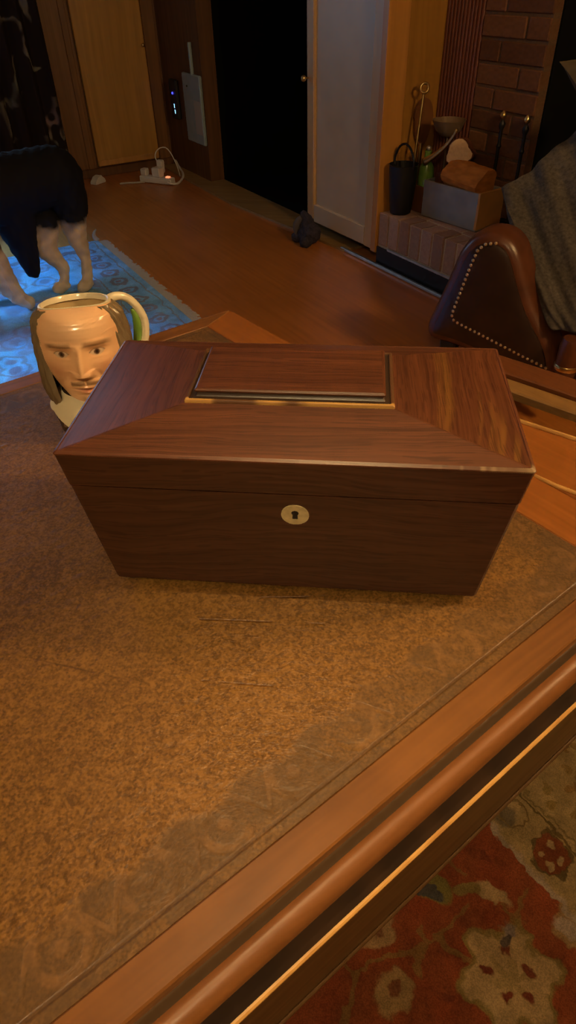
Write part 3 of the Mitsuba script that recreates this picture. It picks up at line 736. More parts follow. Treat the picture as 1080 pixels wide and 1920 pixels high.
fz = np.asarray(v)
nz_ = np.sin(X * 300) * np.sin(Z * 260 + 1) * .5 + .5
paint((.90, .60, .36), g(X, .03) * g(Z - .128, .016) * .7)
paint((.60, .24, .12), g(ax - .024, .011) * g(Z - .083, .010) * .6)
paint((.58, .26, .13), g(X, .008) * g(Z - .080, .006) * .35)
paint((.42, .20, .09), g(ax - .0175, .0095) * g(Z - .1040, .0055) * .55)
bz = .1112 - .05 * np.clip(ax - .010, 0, 1) - 10 * np.clip(ax - .018, 0, 1) ** 2
paint((.24, .12, .05), np.clip((ax - .0045) / .003, 0, 1) * np.clip((.033 - ax) / .006, 0, 1) * np.clip(1.7 - np.abs(Z - bz) / .0021, 0, 1) * .72)
eyew = 1 - ((ax - .0175) / .0070) ** 2 - ((Z - .1002) / .0033) ** 2
paint((.60, .42, .28), np.clip(eyew * 4, 0, 1))
iris = np.hypot(ax - .0172, (Z - .1003) * 1.05)
paint((.07, .030, .014), np.clip((.0031 - iris) / .0006, 0, 1))
paint((.012, .008, .006), np.clip((.0015 - iris) / .0004, 0, 1))
paint((.10, .045, .022), np.clip(1 - np.abs(eyew) / .30, 0, 1) * (Z > .1000) * .8)
mz = .0695 - .12 * np.clip(ax - .004, 0, 1)
paint((.22, .12, .06), np.clip(1.7 - np.abs(Z - mz) / .0022, 0, 1) * (ax < .0150) * (ax > .0008) * .8)
paint((.52, .18, .10), g(X, .0095) * g(Z - .0615, .0034) * .9)
paint((.26, .09, .05), g(X, .0105) * g(Z - .0620, .0008))
paint((.24, .135, .07), g(X, .0075) * g(Z - .0505, .0050) * .75)
paint((.30, .13, .07), g(ax - .0060, .0016) * g(Z - .0765, .0012))
jg = 'character_jug'
tag(jg, 'glazed ceramic jug shaped as a bald bearded head behind the dark wooden box', 'jug')
ob(jg + '__head', mv(trimesh.Trimesh(v, f, process=False), JM), 'mat_vc_gloss', True, color=col)

# hair: a shell round the sides and back, open over the face
phh = np.linspace(math.radians(52), math.radians(308), 150)


def hair_rad(P, Z):
    x, y = head_rad(np.full_like(P, math.pi / 2), Z)
    rx = np.interp(Z, [.028, .036, .05, .07, .1, .13, .146], [.036, .046, .0500, .0500, .0488, .0445, .0355])
    ry = np.interp(Z, [.028, .036, .05, .07, .1, .13, .146], [.036, .043, .0460, .0475, .0480, .0475, .0425])
    e = np.minimum(P - phh[0], phh[-1] - P)
    k = np.clip(e / .22, 0, 1) ** .5
    kz = np.clip((Z - .028) / .008, 0, 1) ** .5
    lock = .0009 * np.sin(P * 26 + 5 * np.sin(Z * 60)) * k + .0007 * np.sin(P * 55 + Z * 90)
    m = .86 + .14 * k * (.55 + .45 * kz)
    return (rx * m + lock) * np.sin(P), -(ry * m + lock) * np.cos(P)


v, f = jug_grid(np.linspace(.028, .1455, 90), phh, hair_rad)
v[:, 2] += tilt(v) - .0006 * (v[:, 2] > .14)
ob(jg + '__hair', mv(trimesh.Trimesh(v, f, process=False), JM), 'mat_jug_hair', True, 'long olive brown hair at the sides')
# rim and inside
ph = np.linspace(0, 2 * math.pi, 72, endpoint=False)
rimz = lambda y, o: .1395 - .20 * (y + .022) + o


def rim_ring(k, o):
    cc = np.cos(ph)
    x, y = k * .0345 * np.sin(ph), -k * np.where(cc > 0, .0222 + .0188 * (1 - cc), .0410) * cc
    back = np.clip(.5 - .5 * np.cos(ph) * 1.4, 0, 1)
    return np.stack([x, y, rimz(y, o * (0.25 + .75 * back))], 1)


ob(jg + '__rim', mv(loft([rim_ring(.90, -.003), rim_ring(1.0, -.003), rim_ring(1.03, .0), rim_ring(1.02, .0022), rim_ring(.98, .0030), rim_ring(.93, .0022), rim_ring(.90, -.003)], cap=False), JM), 'mat_jug_cream', True, 'cream glazed rim')
ob(jg + '__inside', mv(loft([rim_ring(.97, -.002), rim_ring(.93, -.02), rim_ring(.80, -.07)][::-1], cap=False), JM), 'mat_jug_inside', True)
# collar: two pointed white panels
cp = []
pc = np.linspace(math.radians(-172), math.radians(172), 173)


def collar_bottom(P):
    a = np.abs(P)
    return np.interp(a, np.radians([0, 6, 24, 60, 100, 172]), [.040, .034, .016, .030, .0275, .0285])


rows = []
for t in np.linspace(0, 1, 10):
    z = .0470 * (1 - t) + collar_bottom(pc) * t
    r = np.interp(z, [.014, .030, .047], [.0520, .0485, .0330]) + .0012
    rows.append(np.stack([r * np.sin(pc), -r * 1.0 * np.cos(pc), z], 1))
for t in np.linspace(1, 0, 10):
    z = .0455 * (1 - t) + (collar_bottom(pc) + .0004) * t
    r = np.interp(z, [.014, .030, .047], [.0520, .0485, .0330]) - .0010
    rows.append(np.stack([r * np.sin(pc), -r * 1.0 * np.cos(pc), z], 1))
vv = np.array(rows); a_, b_ = vv.shape[:2]
i, j = np.meshgrid(np.arange(a_ - 1), np.arange(b_ - 1), indexing='ij')
q = np.stack([i * b_ + j, (i + 1) * b_ + j, (i + 1) * b_ + j + 1, i * b_ + j + 1], -1).reshape(-1, 4)
ob(jg + '__collar', mv(trimesh.Trimesh(vv.reshape(-1, 3), np.vstack([q[:, [0, 1, 2]], q[:, [0, 2, 3]]]), process=False), JM), 'mat_jug_cream', 50, 'broad white pointed collar')
ob(jg + '__jacket', mv(lathe([(.043, 0), (.0445, .002), (.0450, .010), (.0470, .020), (.0455, .030), (.030, .046)], 60), JM), 'mat_jug_dark', True, 'dark brown jacket base')
for k, (a, z) in enumerate(((-.62, .012), (-.45, .008), (-.30, .006), (-.80, .016), (.0, .008), (.3, .006))):
    r = .0462
    ob(jg + '__button', mv(ball((r * math.sin(a), -r * math.cos(a), z), .0026, 2), JM), 'mat_bowl', True)
hp = [(.030, .015, .1285), (.040, .022, .1305), (.050, .027, .1255), (.058, .030, .1145), (.063, .031, .099), (.061, .029, .080), (.054, .022, .060), (.046, .008, .045)]
ob(jg + '__handle', mv(tube(hp, [.0048, .0044, .0042, .0044, .0048, .0048, .005, .005], 12, 40), JM), 'mat_jug_cream', True, 'curved cream handle')
ob(jg + '__handle_leaf', mv(tube([(.0525, .0270, .113), (.0555, .0285, .099), (.0535, .027, .082), (.047, .020, .064)], [.0020, .0046, .0046, .002], 10, 24), JM), 'mat_green_glass', True, 'green glazed underside of the handle')

# ------------------------------------------------------------------ rugs
ob('red_rug', bx(-.9, 1.05, -1.2, .95, .0005, .009, .003), 'mat_red_rug', False, 'red oriental rug with a cream flowered border, under the desk', 'rug')
BU0, BU1, BV0, BV1 = 1.41, 3.6, 1.045, 2.70
rg = ob('pale_rug', R(bx(BU0, BU1, BV0, BV1, .0005, .011, .003)), 'mat_blue_rug', False, 'blue patterned rug, under the dog', 'rug')
fr = []
for i in range(300):
    u = BU0 + .004 + i * (BU1 - BU0 - .008) / 299
    l = rng.uniform(.035, .055)
    fr.append(R(bx(u, u + .005, BV0 - l, BV0 + .002, .0012, .0052)))
ob('pale_rug__fringe', join(*fr), 'mat_fringe', False, kind='stuff', label='pale fringe along the rug edge')
ob('pale_rug__corner_tassel', R(tube([(BU0 + .006, BV0 + .0, .008), (BU0 - .012, BV0 + .012, .035), (BU0 - .018, BV0 - .008, .060)], [.014, .010, .003], 8, 10)), 'mat_fringe', True)

# ------------------------------------------------------------------ dog
body = [((1.08, 3.02, .47), .115, (.86, 3.00, .46), .125), ((.86, 3.00, .46), .125, (.60, 2.97, .46), .145), ((.60, 2.97, .46), .145, (.44, 2.94, .60), .085),
        ((.44, 2.94, .60), .085, (.33, 2.92, .68), .075), ((.33, 2.92, .68), .070, (.20, 2.90, .64), .035), ((.86, 3.00, .44), .11, (.875, 2.965, .13), .03),
        ((.60, 2.97, .44), .13, (.66, 2.95, .27), .09), ((1.10, 3.02, .46), .105, (1.12, 3.00, .34), .075), ((.36, 2.98, .72), .03, (.40, 3.02, .60), .02), ((.36, 2.86, .72), .03, (.40, 2.83, .60), .02),
        ((1.16, 3.04, .52), .03, (1.20, 3.10, .40), .02)]
legs = [((1.11, 2.985, .30), .062, (1.105, 2.965, .215), .040), ((1.105, 2.965, .215), .040, (1.120, 2.955, .14), .024), ((1.12, 2.955, .14), .024, (1.095, 2.925, .035), .022), ((1.095, 2.925, .033), .026, (1.055, 2.905, .028), .024),
        ((.99, 3.01, .30), .065, (.965, 2.985, .19), .042), ((.965, 2.985, .19), .042, (1.022, 2.985, .105), .024), ((1.022, 2.985, .105), .024, (1.005, 2.98, .035), .021), ((1.005, 2.98, .032), .026, (.965, 2.965, .028), .024),
        ((.64, 2.90, .34), .10, (.70, 2.875, .19), .066), ((.70, 2.875, .19), .058, (.755, 2.88, .08), .034), ((.755, 2.88, .07), .032, (.80, 2.885, .032), .026),
        ((.56, 3.05, .32), .07, (.55, 3.06, .15), .035), ((.55, 3.06, .15), .035, (.55, 3.06, .04), .028), ((.55, 3.06, .03), .03, (.51, 3.05, .028), .024)]
dm = chain_body(body + legs, .014, 12)
dv = np.array(dm.vertices)


def bone_d(p, b):
    p0, r0, p1, r1 = np.array(b[0]), b[1], np.array(b[2]), b[3]
    d = p1 - p0; t = np.clip(((p - p0) @ d) / (d @ d), 0, 1)
    return np.linalg.norm(p - p0 - t[:, None] * d, axis=1) / (r0 + (r1 - r0) * t)


db = np.min([bone_d(dv, b) for b in body], 0); dl = np.min([bone_d(dv, b) for b in legs], 0)
nn = np.sin(dv[:, 0] * 60 + 3 * np.sin(dv[:, 2] * 40)) * np.sin(dv[:, 2] * 55 + dv[:, 1] * 30)
w = np.clip((db - dl + .18 + nn * .06) / .16, 0, 1)
w *= np.clip((.295 - dv[:, 2] + nn * .012) / .03, 0, 1)
tan = np.array([.60, .47, .32]); wht = np.array([.70, .61, .48]); blk = np.array([.006, .006, .007])
tw = np.clip((dv[:, 2] - .10) / .1, 0, 1)[:, None]
dc = blk * (1 - w[:, None]) + (wht * (1 - tw) + tan * tw) * w[:, None] * (.85 + .15 * nn[:, None])
dn = dm.vertex_normals
dv = dv + [0, 0, .008]
dm.vertices = dv + dn * (.004 * np.sin(dv @ np.array([160, 60, 30.])) * np.sin(dv @ np.array([20, 140, 90.])))[:, None]
ob('dog', dm, 'mat_vc_fur', True, 'black dog with tan and white legs standing on the blue rug', 'dog', color=dc)

# ------------------------------------------------------------------ curtain, cables, box on the wall
cu = []
for z in np.linspace(.02, 2.3, 24):
    s = np.linspace(0, 1, 60)
    vv = .775 + s * .62
    uu = .075 + .028 * np.sin(s * 34 + .4 * np.sin(z * 3)) + .008 * np.sin(s * 71)
    cu.append((uu, vv, z))
top = [np.stack([u, v_, u * 0 + z], 1) for u, v_, z in cu]
fr_ = [np.vstack([t + [.003, 0, 0], (t - [.003, 0, 0])[::-1]]) for t in top]
ob('curtain', R(loft(fr_)), 'mat_curtain', 40, 'dark leaf-patterned curtain hanging behind the dog', 'curtain')

wb = 'wall_box'
tag(wb, 'grey wall-mounted metal box with a pale paper label, beside the dark doorway', 'utility box')
ob(wb + '__case', R(bx(.385, .655, .0, .022, .225, .615, .006)), 'mat_grey_box', False)
ob(wb + '__paper_label', R(bx(.545, .648, .022, .0228, .285, .475, .0002)), 'mat_label', False, 'pale paper label')
ob(wb + '__screw', R(mv(ball((0, 0, 0), .006, 1), t=(.46, .022, .545))), 'mat_black', True)
ob(wb + '__conduit', R(tube([(.54, .012, .612), (.54, .012, .78)], .012, 10)), 'mat_grey_box', True)
rt_ = 'router'
tag(rt_, 'black wall router with blue lights left of the grey metal box', 'router')
ob(rt_ + '__case', R(bx(.16, .27, .0, .028, .33, .56, .006)), 'mat_black', False)


def led(key, mesh, rad):
    scene[key] = mikit.ply(mesh, 'mat_white_plastic', smooth=True, emitter={'type': 'area', 'radiance': {'type': 'rgb', 'value': list(rad)}})


led(rt_ + '__light', R(mv(ball((0, 0, 0), .008, 2), t=(.218, .029, .482))), (.05, .10, 3.2))
led(rt_ + '__light_001', R(bx(.216, .229, .027, .0295, .395, .420, .001)), (.45, 1.1, 2.0))
led(rt_ + '__light_002', R(bx(.220, .234, .027, .0295, .362, .386, .001)), (.45, 1.2, 2.0))
ps = 'power_strip'
tag(ps, 'white power strip with plugs and a glowing orange switch in the far corner', 'power strip')
PM = lambda m: R(mv(m, rotz(math.radians(-33), (.43, .30, 0))))
ob(ps + '__body', PM(bx(-.13, .13, -.03, .03, .003, .042, .006)), 'mat_white_plastic', False)
ob(ps + '__plug', PM(bx(-.02, .045, -.028, .03, .042, .100, .006)), 'mat_white_plastic', False)
ob(ps + '__plug_001', PM(bx(-.122, -.075, -.025, .02, .042, .085, .006)), 'mat_white_plastic', False)
ob(ps + '__plug_002', PM(bx(-.015, .030, -.068, -.030, .055, .135, .006)), 'mat_white_plastic', False)
led(ps + '__switch', PM(bx(.078, .106, -.012, .012, .042, .050, .002)), (1.6, .35, .14))
ob(ps + '__cord', R(tube([(.54, .27, .022), (.56, .235, .010), (.50, .155, .010), (.34, .070, .012), (.20, .03, .012), (.10, .020, .05)], .008, 8, 40)), 'mat_white_plastic', True, 'thick white cord')
ob(ps + '__plug_lead', R(tube([(.385, .27, .13), (.37, .245, .19), (.38, .20, .20), (.40, .155, .14), (.40, .13, .07), (.38, .11, .008)], .0035, 8, 40)), 'mat_white_plastic', True, 'thin white looping lead')
ob('extension_lead', R(tube([(.315, .53, .006), (.33, .47, .006), (.36, .41, .006), (.372, .372, .006)], .006, 8, 20)), 'mat_fringe', True, 'pale lead lying on the floor below the amber cupboard door', 'cord')
wd = Polygon([(-.05, 0), (.05, 0), (.05, .012), (.02, .040), (-.015, .048), (-.045, .020)])
ob('door_wedge', R(mv(mv(extr(wd, .05), trimesh.transformations.rotation_matrix(math.pi / 2, [1, 0, 0])), rotz(math.radians(60), (.17, .655, .003)))), 'mat_white_plastic', False, 'small white wedge on the floor at the foot of the far wall', 'door wedge')

# plush doorstop at the foot of the pale door
ds = 'doorstop'
tag(ds, 'dark blue plush doorstop at the foot of the pale door', 'doorstop')
pm = chain_body([((0, 0, .052), .055, (.03, .0, .06), .048), ((0, 0, .06), .05, (-.015, 0, .115), .030), ((-.015, 0, .115), .028, (-.03, .015, .15), .012), ((.0, 0, .04), .04, (.05, .05, .03), .03), ((0, 0, .04), .04, (-.05, .045, .03), .026)], .008, 8)
pv = np.array(pm.vertices); pv += pm.vertex_normals * (.004 * np.sin(pv @ np.array([300, 190, 240.])) * np.sin(pv @ np.array([130, 310, 90.])))[:, None]
pm.vertices = pv
ob(ds + '__body', R(mv(pm, t=(2.075, .105, -.005))), 'mat_navy_plush', True)
ob(ds + '__tuft', R(tube([(2.05, .13, .125), (2.03, .15, .09), (2.035, .158, .04)], [.014, .020, .008], 8, 12)), 'mat_grey_plush', True, 'grey tuft')

# ------------------------------------------------------------------ things on the hearth
HZ = .2425
sc = 'coal_scuttle'
tag(sc, 'black iron coal scuttle on the hearth, half hidden behind the pale door', 'coal scuttle')
SM = lambda m: R(mv(m, t=(2.605, -.065, HZ)))
ob(sc + '__bucket', SM(lathe([(.040, 0), (.046, .004), (.050, .02), (.060, .12), (.064, .20), (.067, .206), (.064, .206), (.056, .12), (.044, .02)], 32)), 'mat_iron', 40)
ob(sc + '__handle', SM(tube([(-.062, 0, .19), (-.055, 0, .25), (0, 0, .285), (.055, 0, .25), (.062, 0, .19)], .005, 8, 24)), 'mat_iron', True)
lb = 'log_box'
tag(lb, 'low grey metal log box with warm light painted on one end, full of firewood on the hearth', 'log box')
LM = lambda m: R(mv(m, rotz(math.radians(-5), (2.685, -.122, HZ))))
LW, LD, LH = .325, .155, .150
ob(lb + '__front', LM(bx(0, LW, -.010, 0, .006, LH, .002)), 'mat_zinc', False)
ob(lb + '__back', LM(bx(0, LW, -LD, -LD + .010, .006, LH, .002)), 'mat_zinc', False)
ob(lb + '__end', LM(bx(0, .010, -LD + .010, -.010, .006, LH, .002)), 'mat_zinc', False)
ob(lb + '__end_001', LM(bx(LW - .010, LW + .003, -LD, .001, .006, LH + .003, .002)), 'mat_zinc_warm_lit', False, 'end panel with warm lamp light painted in')
ob(lb + '__base', LM(bx(0, LW, -LD, 0, .0005, .010, .002)), 'mat_zinc', False)
kb = 'shade_box'  # dark box put in for the shade on the log box front
ob(kb, R(join(bx(2.555, 2.675, -.149, -.141, HZ, HZ + .11, .002), bx(2.555, 2.675, -.228, -.220, HZ, HZ + .11, .002), bx(2.555, 2.563, -.22, -.149, HZ, HZ + .11, .002), bx(2.667, 2.675, -.22, -.149, HZ, HZ + .11, .002), bx(2.555, 2.675, -.228, -.141, HZ, HZ + .006))), 'mat_bellows', False, 'dark brown box standing for the shade between the scuttle and the log box', 'box')


def log(name, p0, p1, r, label, bark, seed, sawn=True, squash=1.0):
    rg_ = np.random.default_rng(seed)
    p0, p1 = np.array(p0, float), np.array(p1, float)
    n = 22; ang = np.arange(n) * 2 * math.pi / n
    prof_ = r * (1 + .10 * np.sin(ang * 3 + rg_.uniform(0, 6)) + .05 * np.sin(ang * 5 + rg_.uniform(0, 6)) + rg_.uniform(-.04, .04, n))
    d = (p1 - p0) / np.linalg.norm(p1 - p0); a = np.cross(d, [0, 0, 1]); a /= np.linalg.norm(a); b = np.cross(d, a)
    rings = []
    for t in np.linspace(0, 1, 8):
        c = p0 + (p1 - p0) * t
        k = prof_ * (1 + rg_.uniform(-.03, .03, n))
        rings.append(c + np.cos(ang)[:, None] * a * k[:, None] + np.sin(ang)[:, None] * b * k[:, None] * squash)
    tag(name, label, 'log', 'firewood in the log box')
    ob(name + '__bark', R(loft(rings)[0] if False else loft(rings)), bark, 40)
    if sawn:
        for rr, s in ((rings[0], -1), (rings[-1], 1)):
            c = rr.mean(0)
            cap = [(c + (rr - c) * .93) + d * s * .0006, (c + (rr - c) * .91) + d * s * .002]
            mm = loft(cap if s > 0 else cap[::-1])
            ob(name + '__sawn_end', R(mm), 'mat_sawn', False)


log('log', (2.715, -.305, .482), (2.805, -.195, .508), .054, 'thick log with a pale sawn end on top of the log box', 'mat_bark', 3)
log('log_001', (2.775, -.195, .428), (2.972, -.215, .410), .060, 'orange split log lying across the right of the log box', 'mat_log', 5, sawn=False)
log('log_002', (2.742, -.165, .392), (2.750, -.262, .400), .038, 'small dark log under the pale sawn end', 'mat_bark', 8, sawn=False)
log('log_003', (2.730, -.205, .300), (2.960, -.225, .300), .044, 'log at the bottom of the log box, mostly hidden', 'mat_log', 12, sawn=False)
gb = 'green_bottle'
tag(gb, 'squat green glass bottle standing in the dark brown box', 'bottle')
ob(gb + '__body', R(mv(lathe([(.026, 0), (.030, .004), (.034, .05), (.036, .13), (.032, .175), (.018, .198), (.014, .235), (.017, .24), (.012, .24)], 28), t=(2.622, -.1845, HZ + .0065))), 'mat_green_glass', True)
ob(gb + '__stopper', R(mv(ball((0, 0, 0), .012, 2), t=(2.622, -.1845, HZ + .256))), 'mat_steel', True)
hn = 'hunting_horn'
ob(hn, R(tube([(2.640, -.150, .452), (2.668, -.165, .472), (2.705, -.185, .505), (2.745, -.20, .552), (2.765, -.205, .590)], [.016, .013, .010, .008, .006], 12, 30)), 'mat_brass', True, 'curved brass horn leaning over the log box', 'horn')
ob('copper_bowl', R(mv(join(lathe([(.004, 0), (.030, .004), (.055, .026), (.072, .062), (.074, .066), (.071, .066), (.052, .030), (.02, .010)], 32), tube([(0, 0, -.290), (0, 0, .004)], .005, 8), lathe([(.035, -.297), (.033, -.290), (.006, -.286)], 20)), t=(2.645, -.265, HZ + .297))), 'mat_bowl', 40, 'small brown bowl on a thin stand against the reeded panel', 'bowl')
bl = 'bellows'
tag(bl, 'dark brown wooden bellows standing against the amber side wall', 'bellows')
pear = Polygon([(.055 * math.sin(t) * (1 if math.cos(t) < 0 else .85), -.085 * math.cos(t) * (1.0 if math.cos(t) < 0 else 1.25)) for t in np.linspace(0, 2 * math.pi, 40, endpoint=False)])
BLM = lambda m: R(mv(m, trimesh.transformations.translation_matrix((2.463, -.265, HZ + .34)) @ np.array([[0, 0, 1, 0], [1, 0, 0, 0], [0, 1, 0, 0], [0, 0, 0, 1.]])))
ob(bl + '__board', BLM(extr(pear, .012)), 'mat_bellows', False)
ob(bl + '__nozzle', BLM(mv(tube([(0, -.095, .006), (0, -.20, .006), (0, -.335, .006)], [.012, .010, .006], 12), t=(0, 0, 0))), 'mat_brass', True)
pk = 'poker'
tag(pk, 'brass poker with a ring handle leaning against the amber side wall', 'poker')
ob(pk + '__shaft', R(tube([(2.560, -.145, HZ + .005), (2.535, -.20, .692)], .0055, 10)), 'mat_brass', True)
ob(pk + '__ring_handle', R(mv(trimesh.creation.torus(.018, .006, 28, 12), trimesh.transformations.rotation_matrix(math.pi / 2, [0, 1, .35]), (2.534, -.202, .716))), 'mat_brass', True)
for k, (u, t) in enumerate(((2.895, 'left'), (3.025, 'right'))):
    nm = 'andiron' if k == 0 else 'andiron_001'
    tag(nm, f'{"left" if k == 0 else "right"} one of the two slim dark andirons in front of the brick pier', 'andiron', 'andirons by the fireplace')
    ob(nm + '__post', R(mv(lathe([(.011, 0), (.011, .02), (.007, .03), (.007, .26), (.011, .27), (.007, .28), (.007, .33), (.012, .342), (.013, .354), (.006, .366), (.001, .37)], 16), t=(u, -.329, HZ + .02))), 'mat_iron', 40)
    ob(nm + '__finial', R(mv(lathe([(.004, 0), (.012, .008), (.013, .018), (.006, .03), (.001, .034)], 16), t=(u, -.329, HZ + .388))), 'mat_brass', True)
    ob(nm + '__foot', R(bx(u - .05, u + .05, -.3405, -.3155, HZ, HZ + .022, .004)), 'mat_iron', False)
ob('fire_grate', R(join(bx(3.08, 3.55, -.50, -.36, HZ + .18, HZ + .20, .004), *[bx(a, a + .02, -.37, -.35, HZ, HZ + .24, .003) for a in np.arange(3.08, 3.54, .065)])), 'mat_iron', False, 'black iron fire grate in front of the fireplace opening', 'fire grate')

# ------------------------------------------------------------------ armchair
A0, E_S, N_S = np.array([1.6204, 1.3446, 0.0]), np.array([.318, -.948, 0]), np.array([.948, .318, 0])


def CH(m):
    """(s, n, z) of the chair -> world"""
    v, f = np.array(m.vertices), np.array(m.faces)
    w_ = A0 + v[:, :1] * E_S + v[:, 1:2] * N_S + v[:, 2:] * [0, 0, 1]
    return trimesh.Trimesh(w_, f, process=False)


ac = 'armchair'
tag(ac, 'dark leather armchair with brass nail trim beyond the right end of the desk', 'armchair')
outl = np.array([(-.012, .180), (.10, .160), (.435, .120), (.428, .175), (.300, .385), (.262, .460), (.232, .512), (.205, .530), (.150, .534), (.105, .522), (.078, .490), (.040, .385), (.003, .265), (-.012, .215)])
from scipy.interpolate import splprep, splev
tck, _ = splprep(np.vstack([outl, outl[:1]]).T, s=.00005, per=1, k=2)
oo = np.array(splev(np.linspace(0, 1, 90, endpoint=False), tck)).T
if Polygon(oo).exterior.is_ccw is False:
    oo = oo[::-1]
cen = np.array([.18, .31])


def arm_ring(k, n_):
    p = Polygon(oo).buffer(-k) if k > 0 else Polygon(oo)
    q = np.array(p.exterior.interpolate(np.linspace(0, 1, 90, endpoint=False), normalized=True).coords if False else [p.exterior.interpolate(t, normalized=True).coords[0] for t in np.linspace(0, 1, 90, endpoint=False)])
    q = q[np.roll(np.arange(90), 0)]
    st = np.argmin(q[:, 0] + q[:, 1]); q = np.roll(q, -st, 0)
    if Polygon(q).exterior.is_ccw is False:
        q = np.roll(q[::-1], 1, 0)
    return np.c_[q[:, 0], np.full(90, n_), q[:, 1]]


ob(ac + '__arm', CH(loft([arm_ring(.012, .115), arm_ring(0, .10), arm_ring(0, .05), arm_ring(.004, .022), arm_ring(.016, .006), arm_ring(.032, .002)])), 'mat_chair_side', 40, 'reddish brown leather side of the arm')
ob(ac + '__arm_panel', CH(loft([arm_ring(.030, .004), arm_ring(.032, -.003), arm_ring(.045, -.008), arm_ring(.075, -.012)])), 'mat_chair_leather', 40, 'dark leather front panel of the arm')
# nails along the left and lower border of the panel
path = [(.178, .512), (.150, .506), (.128, .486), (.112, .430), (.094, .350), (.080, .290), (.078, .268), (.088, .256), (.120, .247), (.200, .226), (.300, .199), (.400, .173)]
path = np.array(path); dd = np.r_[0, np.cumsum(np.linalg.norm(np.diff(path, axis=0), axis=1))]
nail = trimesh.creation.icosphere(subdivisions=1, radius=1.0)
for t in np.arange(.0, dd[-1], .0155):
    s_, z_ = np.interp(t, dd, path[:, 0]), np.interp(t, dd, path[:, 1])
    ob(ac + '__nail', CH(mv(nail, np.diag([.0052, .0036, .0052, 1]), (s_, -.0105, z_))), 'mat_nail', True)
ob(ac + '__seat_frame', CH(bx(.445, .98, .03, .40, .16, .215, .008)), 'mat_bench_tan', False)
ob(ac + '__seat', CH(bx(.445, .98, .05, .395, .2155, .27, .02)), 'mat_chair_leather', 30)
bo = Polygon([(.10, .18), (1.16, .18), (1.16, .70), (1.05, .78), (.90, .80), (.43, .775), (.33, .745), (.25, .695), (.19, .625), (.12, .55)])
ob(ac + '__back', CH(mv(extr(bo, .095), np.array([[1, 0, 0, 0], [0, 0, 1, .405], [0, 1, 0, 0], [0, 0, 0, 1.]]))), 'mat_chair_side', False)
ob(ac + '__arm_001', CH(bx(.985, 1.25, .03, .40, .15, .52, .05)), 'mat_chair_side', 30)
for s_, n_ in ((.06, .06), (1.18, .08), (.30, .45), (1.12, .45)):
    ob(ac + '__leg', CH(loft([rect(.018, .018, 0, .004, s_, n_), rect(.026, .026, .13, .004, s_, n_), rect(.028, .028, .182, .004, s_, n_)])), 'mat_black', 30)
ob(ac + '__arm_post', CH(mv(lathe([(.014, .0), (.018, .02), (.030, .09), (.034, .11), (.034, .18), (.028, .2)], 24), t=(.462, -.045, .10))), 'mat_chair_side', 40, 'turned wooden post with a bright collar')
ob(ac + '__post_collar', CH(mv(lathe([(.0345, 0), (.037, .004), (.037, .012), (.0345, .016)], 24), t=(.462, -.045, .205))), 'mat_brass', 40, 'bright brass collar')


# grey brown throw slumped over the chair
TH = np.array([[(1.93, 1.374, .58), (1.97, 1.323, .624), (2.01, 1.279, .682), (2.05, 1.224, .751), (2.07, 1.146, .80), (2.08, 1.043, .82)],
    [(1.88, 1.298, .528), (1.9, 1.219, .533), (1.93, 1.155, .57), (1.96, 1.086, .601), (1.98, 1.009, .62), (2.0, .917, .63)],
    [(1.82, 1.205, .481), (1.83, 1.124, .451), (1.85, 1.053, .465), (1.88, .984, .491), (1.9, .908, .50), (1.92, .817, .51)],
    [(1.77, 1.081, .381), (1.77, 1.015, .368), (1.79, .953, .369), (1.81, .892, .392), (1.83, .818, .40), (1.85, .735, .41)],
    [(1.74, .973, .294), (1.74, .929, .303), (1.745, .882, .311), (1.76, .823, .324), (1.78, .752, .33), (1.8, .673, .34)]])
from scipy.interpolate import RectBivariateSpline
gu, gv = np.linspace(0, 4, 60), np.linspace(0, 5, 70)
S = np.stack([RectBivariateSpline(np.arange(5), np.arange(6), TH[:, :, k], kx=3, ky=3)(gu, gv) for k in range(3)], -1)
GU, GV = np.meshgrid(gu, gv, indexing='ij')
dx = np.gradient(S, axis=0); dy = np.gradient(S, axis=1); nrm = np.cross(dy, dx); nrm /= np.linalg.norm(nrm, axis=-1, keepdims=True)
if nrm[..., 2].mean() < 0:
    nrm = -nrm
S = S + nrm * (.006 * np.sin(GV * 4.1 + 1.4 * np.sin(GU * 1.9)) + .003 * np.sin(GV * 9 - GU * 3))[..., None]
vt = np.concatenate([S.reshape(-1, 3), (S - nrm * .014).reshape(-1, 3)])
nu, nv = len(gu), len(gv)
i, j = np.meshgrid(np.arange(nu - 1), np.arange(nv - 1), indexing='ij')
q = np.stack([i * nv + j, i * nv + j + 1, (i + 1) * nv + j + 1, (i + 1) * nv + j], -1).reshape(-1, 4)
rimi = np.r_[np.arange(nv), np.arange(1, nu) * nv + nv - 1, (nu - 1) * nv + np.arange(nv - 2, -1, -1), np.arange(nu - 2, 0, -1) * nv]
rj = np.roll(rimi, -1); N_ = nu * nv
q = np.vstack([q, q[:, ::-1] + N_, np.stack([rimi, rimi + N_, rj + N_, rj], 1)])
ob('throw', trimesh.Trimesh(vt, np.vstack([q[:, [0, 1, 2]], q[:, [0, 2, 3]]]), process=False), 'mat_throw', 60, 'grey brown woollen throw slumped over the leather armchair', 'throw')
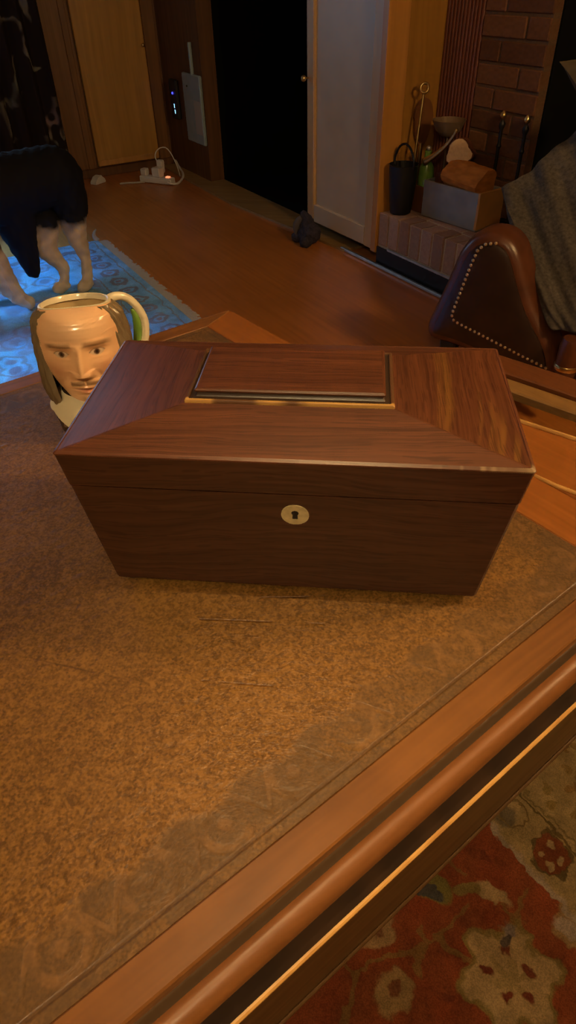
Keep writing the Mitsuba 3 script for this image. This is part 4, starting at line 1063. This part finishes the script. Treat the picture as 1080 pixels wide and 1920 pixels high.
# cushion with a pale corner on top of the chair
cs = 'cushion'
tag(cs, 'tan cushion with a pointed corner on top of the grey brown throw', 'cushion')
a = np.linspace(-1, 1, 25)
GX, GY = np.meshgrid(a, a, indexing='ij')
hgt = .055 * np.clip(1 - GX ** 2, 0, 1) ** .45 * np.clip(1 - GY ** 2, 0, 1) ** .45
pinch = 1 - .10 * (1 - GX ** 2) * 0
px_, py_ = .17 * GX * (1 - .10 * (1 - GY ** 2)), .17 * GY * (1 - .10 * (1 - GX ** 2))
vt = np.concatenate([np.stack([px_, py_, hgt], -1).reshape(-1, 3), np.stack([px_, py_, -hgt], -1).reshape(-1, 3)])
i, j = np.meshgrid(np.arange(24), np.arange(24), indexing='ij')
q = np.stack([i * 25 + j, (i + 1) * 25 + j, (i + 1) * 25 + j + 1, i * 25 + j + 1], -1).reshape(-1, 4)
cm = trimesh.Trimesh(vt, np.vstack([q[:, [0, 1, 2]], q[:, [0, 2, 3]], q[:, [0, 2, 1]] + 625, q[:, [0, 3, 2]] + 625]), process=False)
CMX = trimesh.transformations.translation_matrix((2.185, 1.165, .835)) @ trimesh.transformations.rotation_matrix(.35, [1, -.6, 0]) @ trimesh.transformations.rotation_matrix(math.radians(55), [0, 0, 1])
ob(cs + '__cover', mv(cm, CMX), 'mat_tan_cloth', 60)

# ------------------------------------------------------------------ low bench between desk and armchair
bn = 'bench'
tag(bn, 'low slatted wooden bench between the desk and the leather armchair', 'bench')
sd = np.array([.17, -.985]); sn = np.array([.985, .17])


def slat(p_front, w_, z0, z1, l0, l1, m_, key):
    p = np.array(p_front)
    pts = [p + sd * l0, p + sd * l1, p + sd * l1 + sn * w_, p + sd * l0 + sn * w_]
    ob(key, quad_board([tuple(x) for x in pts], z0, z1, .003), m_, False)


slat((1.260, .700), .075, .372, .400, -.17, .60, 'mat_bench_red', bn + '__slat')
slat((1.210, .662), .050, .372, .392, -.14, .60, 'mat_bench_tan', bn + '__slat')
for l in (-.10, .52):
    for o in (.02, .10):
        c_ = np.array([1.205, .68]) + sd * l + sn * o
        ob(bn + '__leg', loft([rect(.012, .012, 0, .002, *c_), rect(.014, .014, .374, .002, *c_)]), 'mat_bench_red', 30)
    c0, c1 = np.array([1.205, .68]) + sd * l + sn * .0, np.array([1.205, .68]) + sd * l + sn * .12
    ob(bn + '__rail', quad_board([tuple(c0 - sd * .012), tuple(c0 + sd * .012), tuple(c1 + sd * .012), tuple(c1 - sd * .012)], .34, .3735, .002), 'mat_bench_red', False)
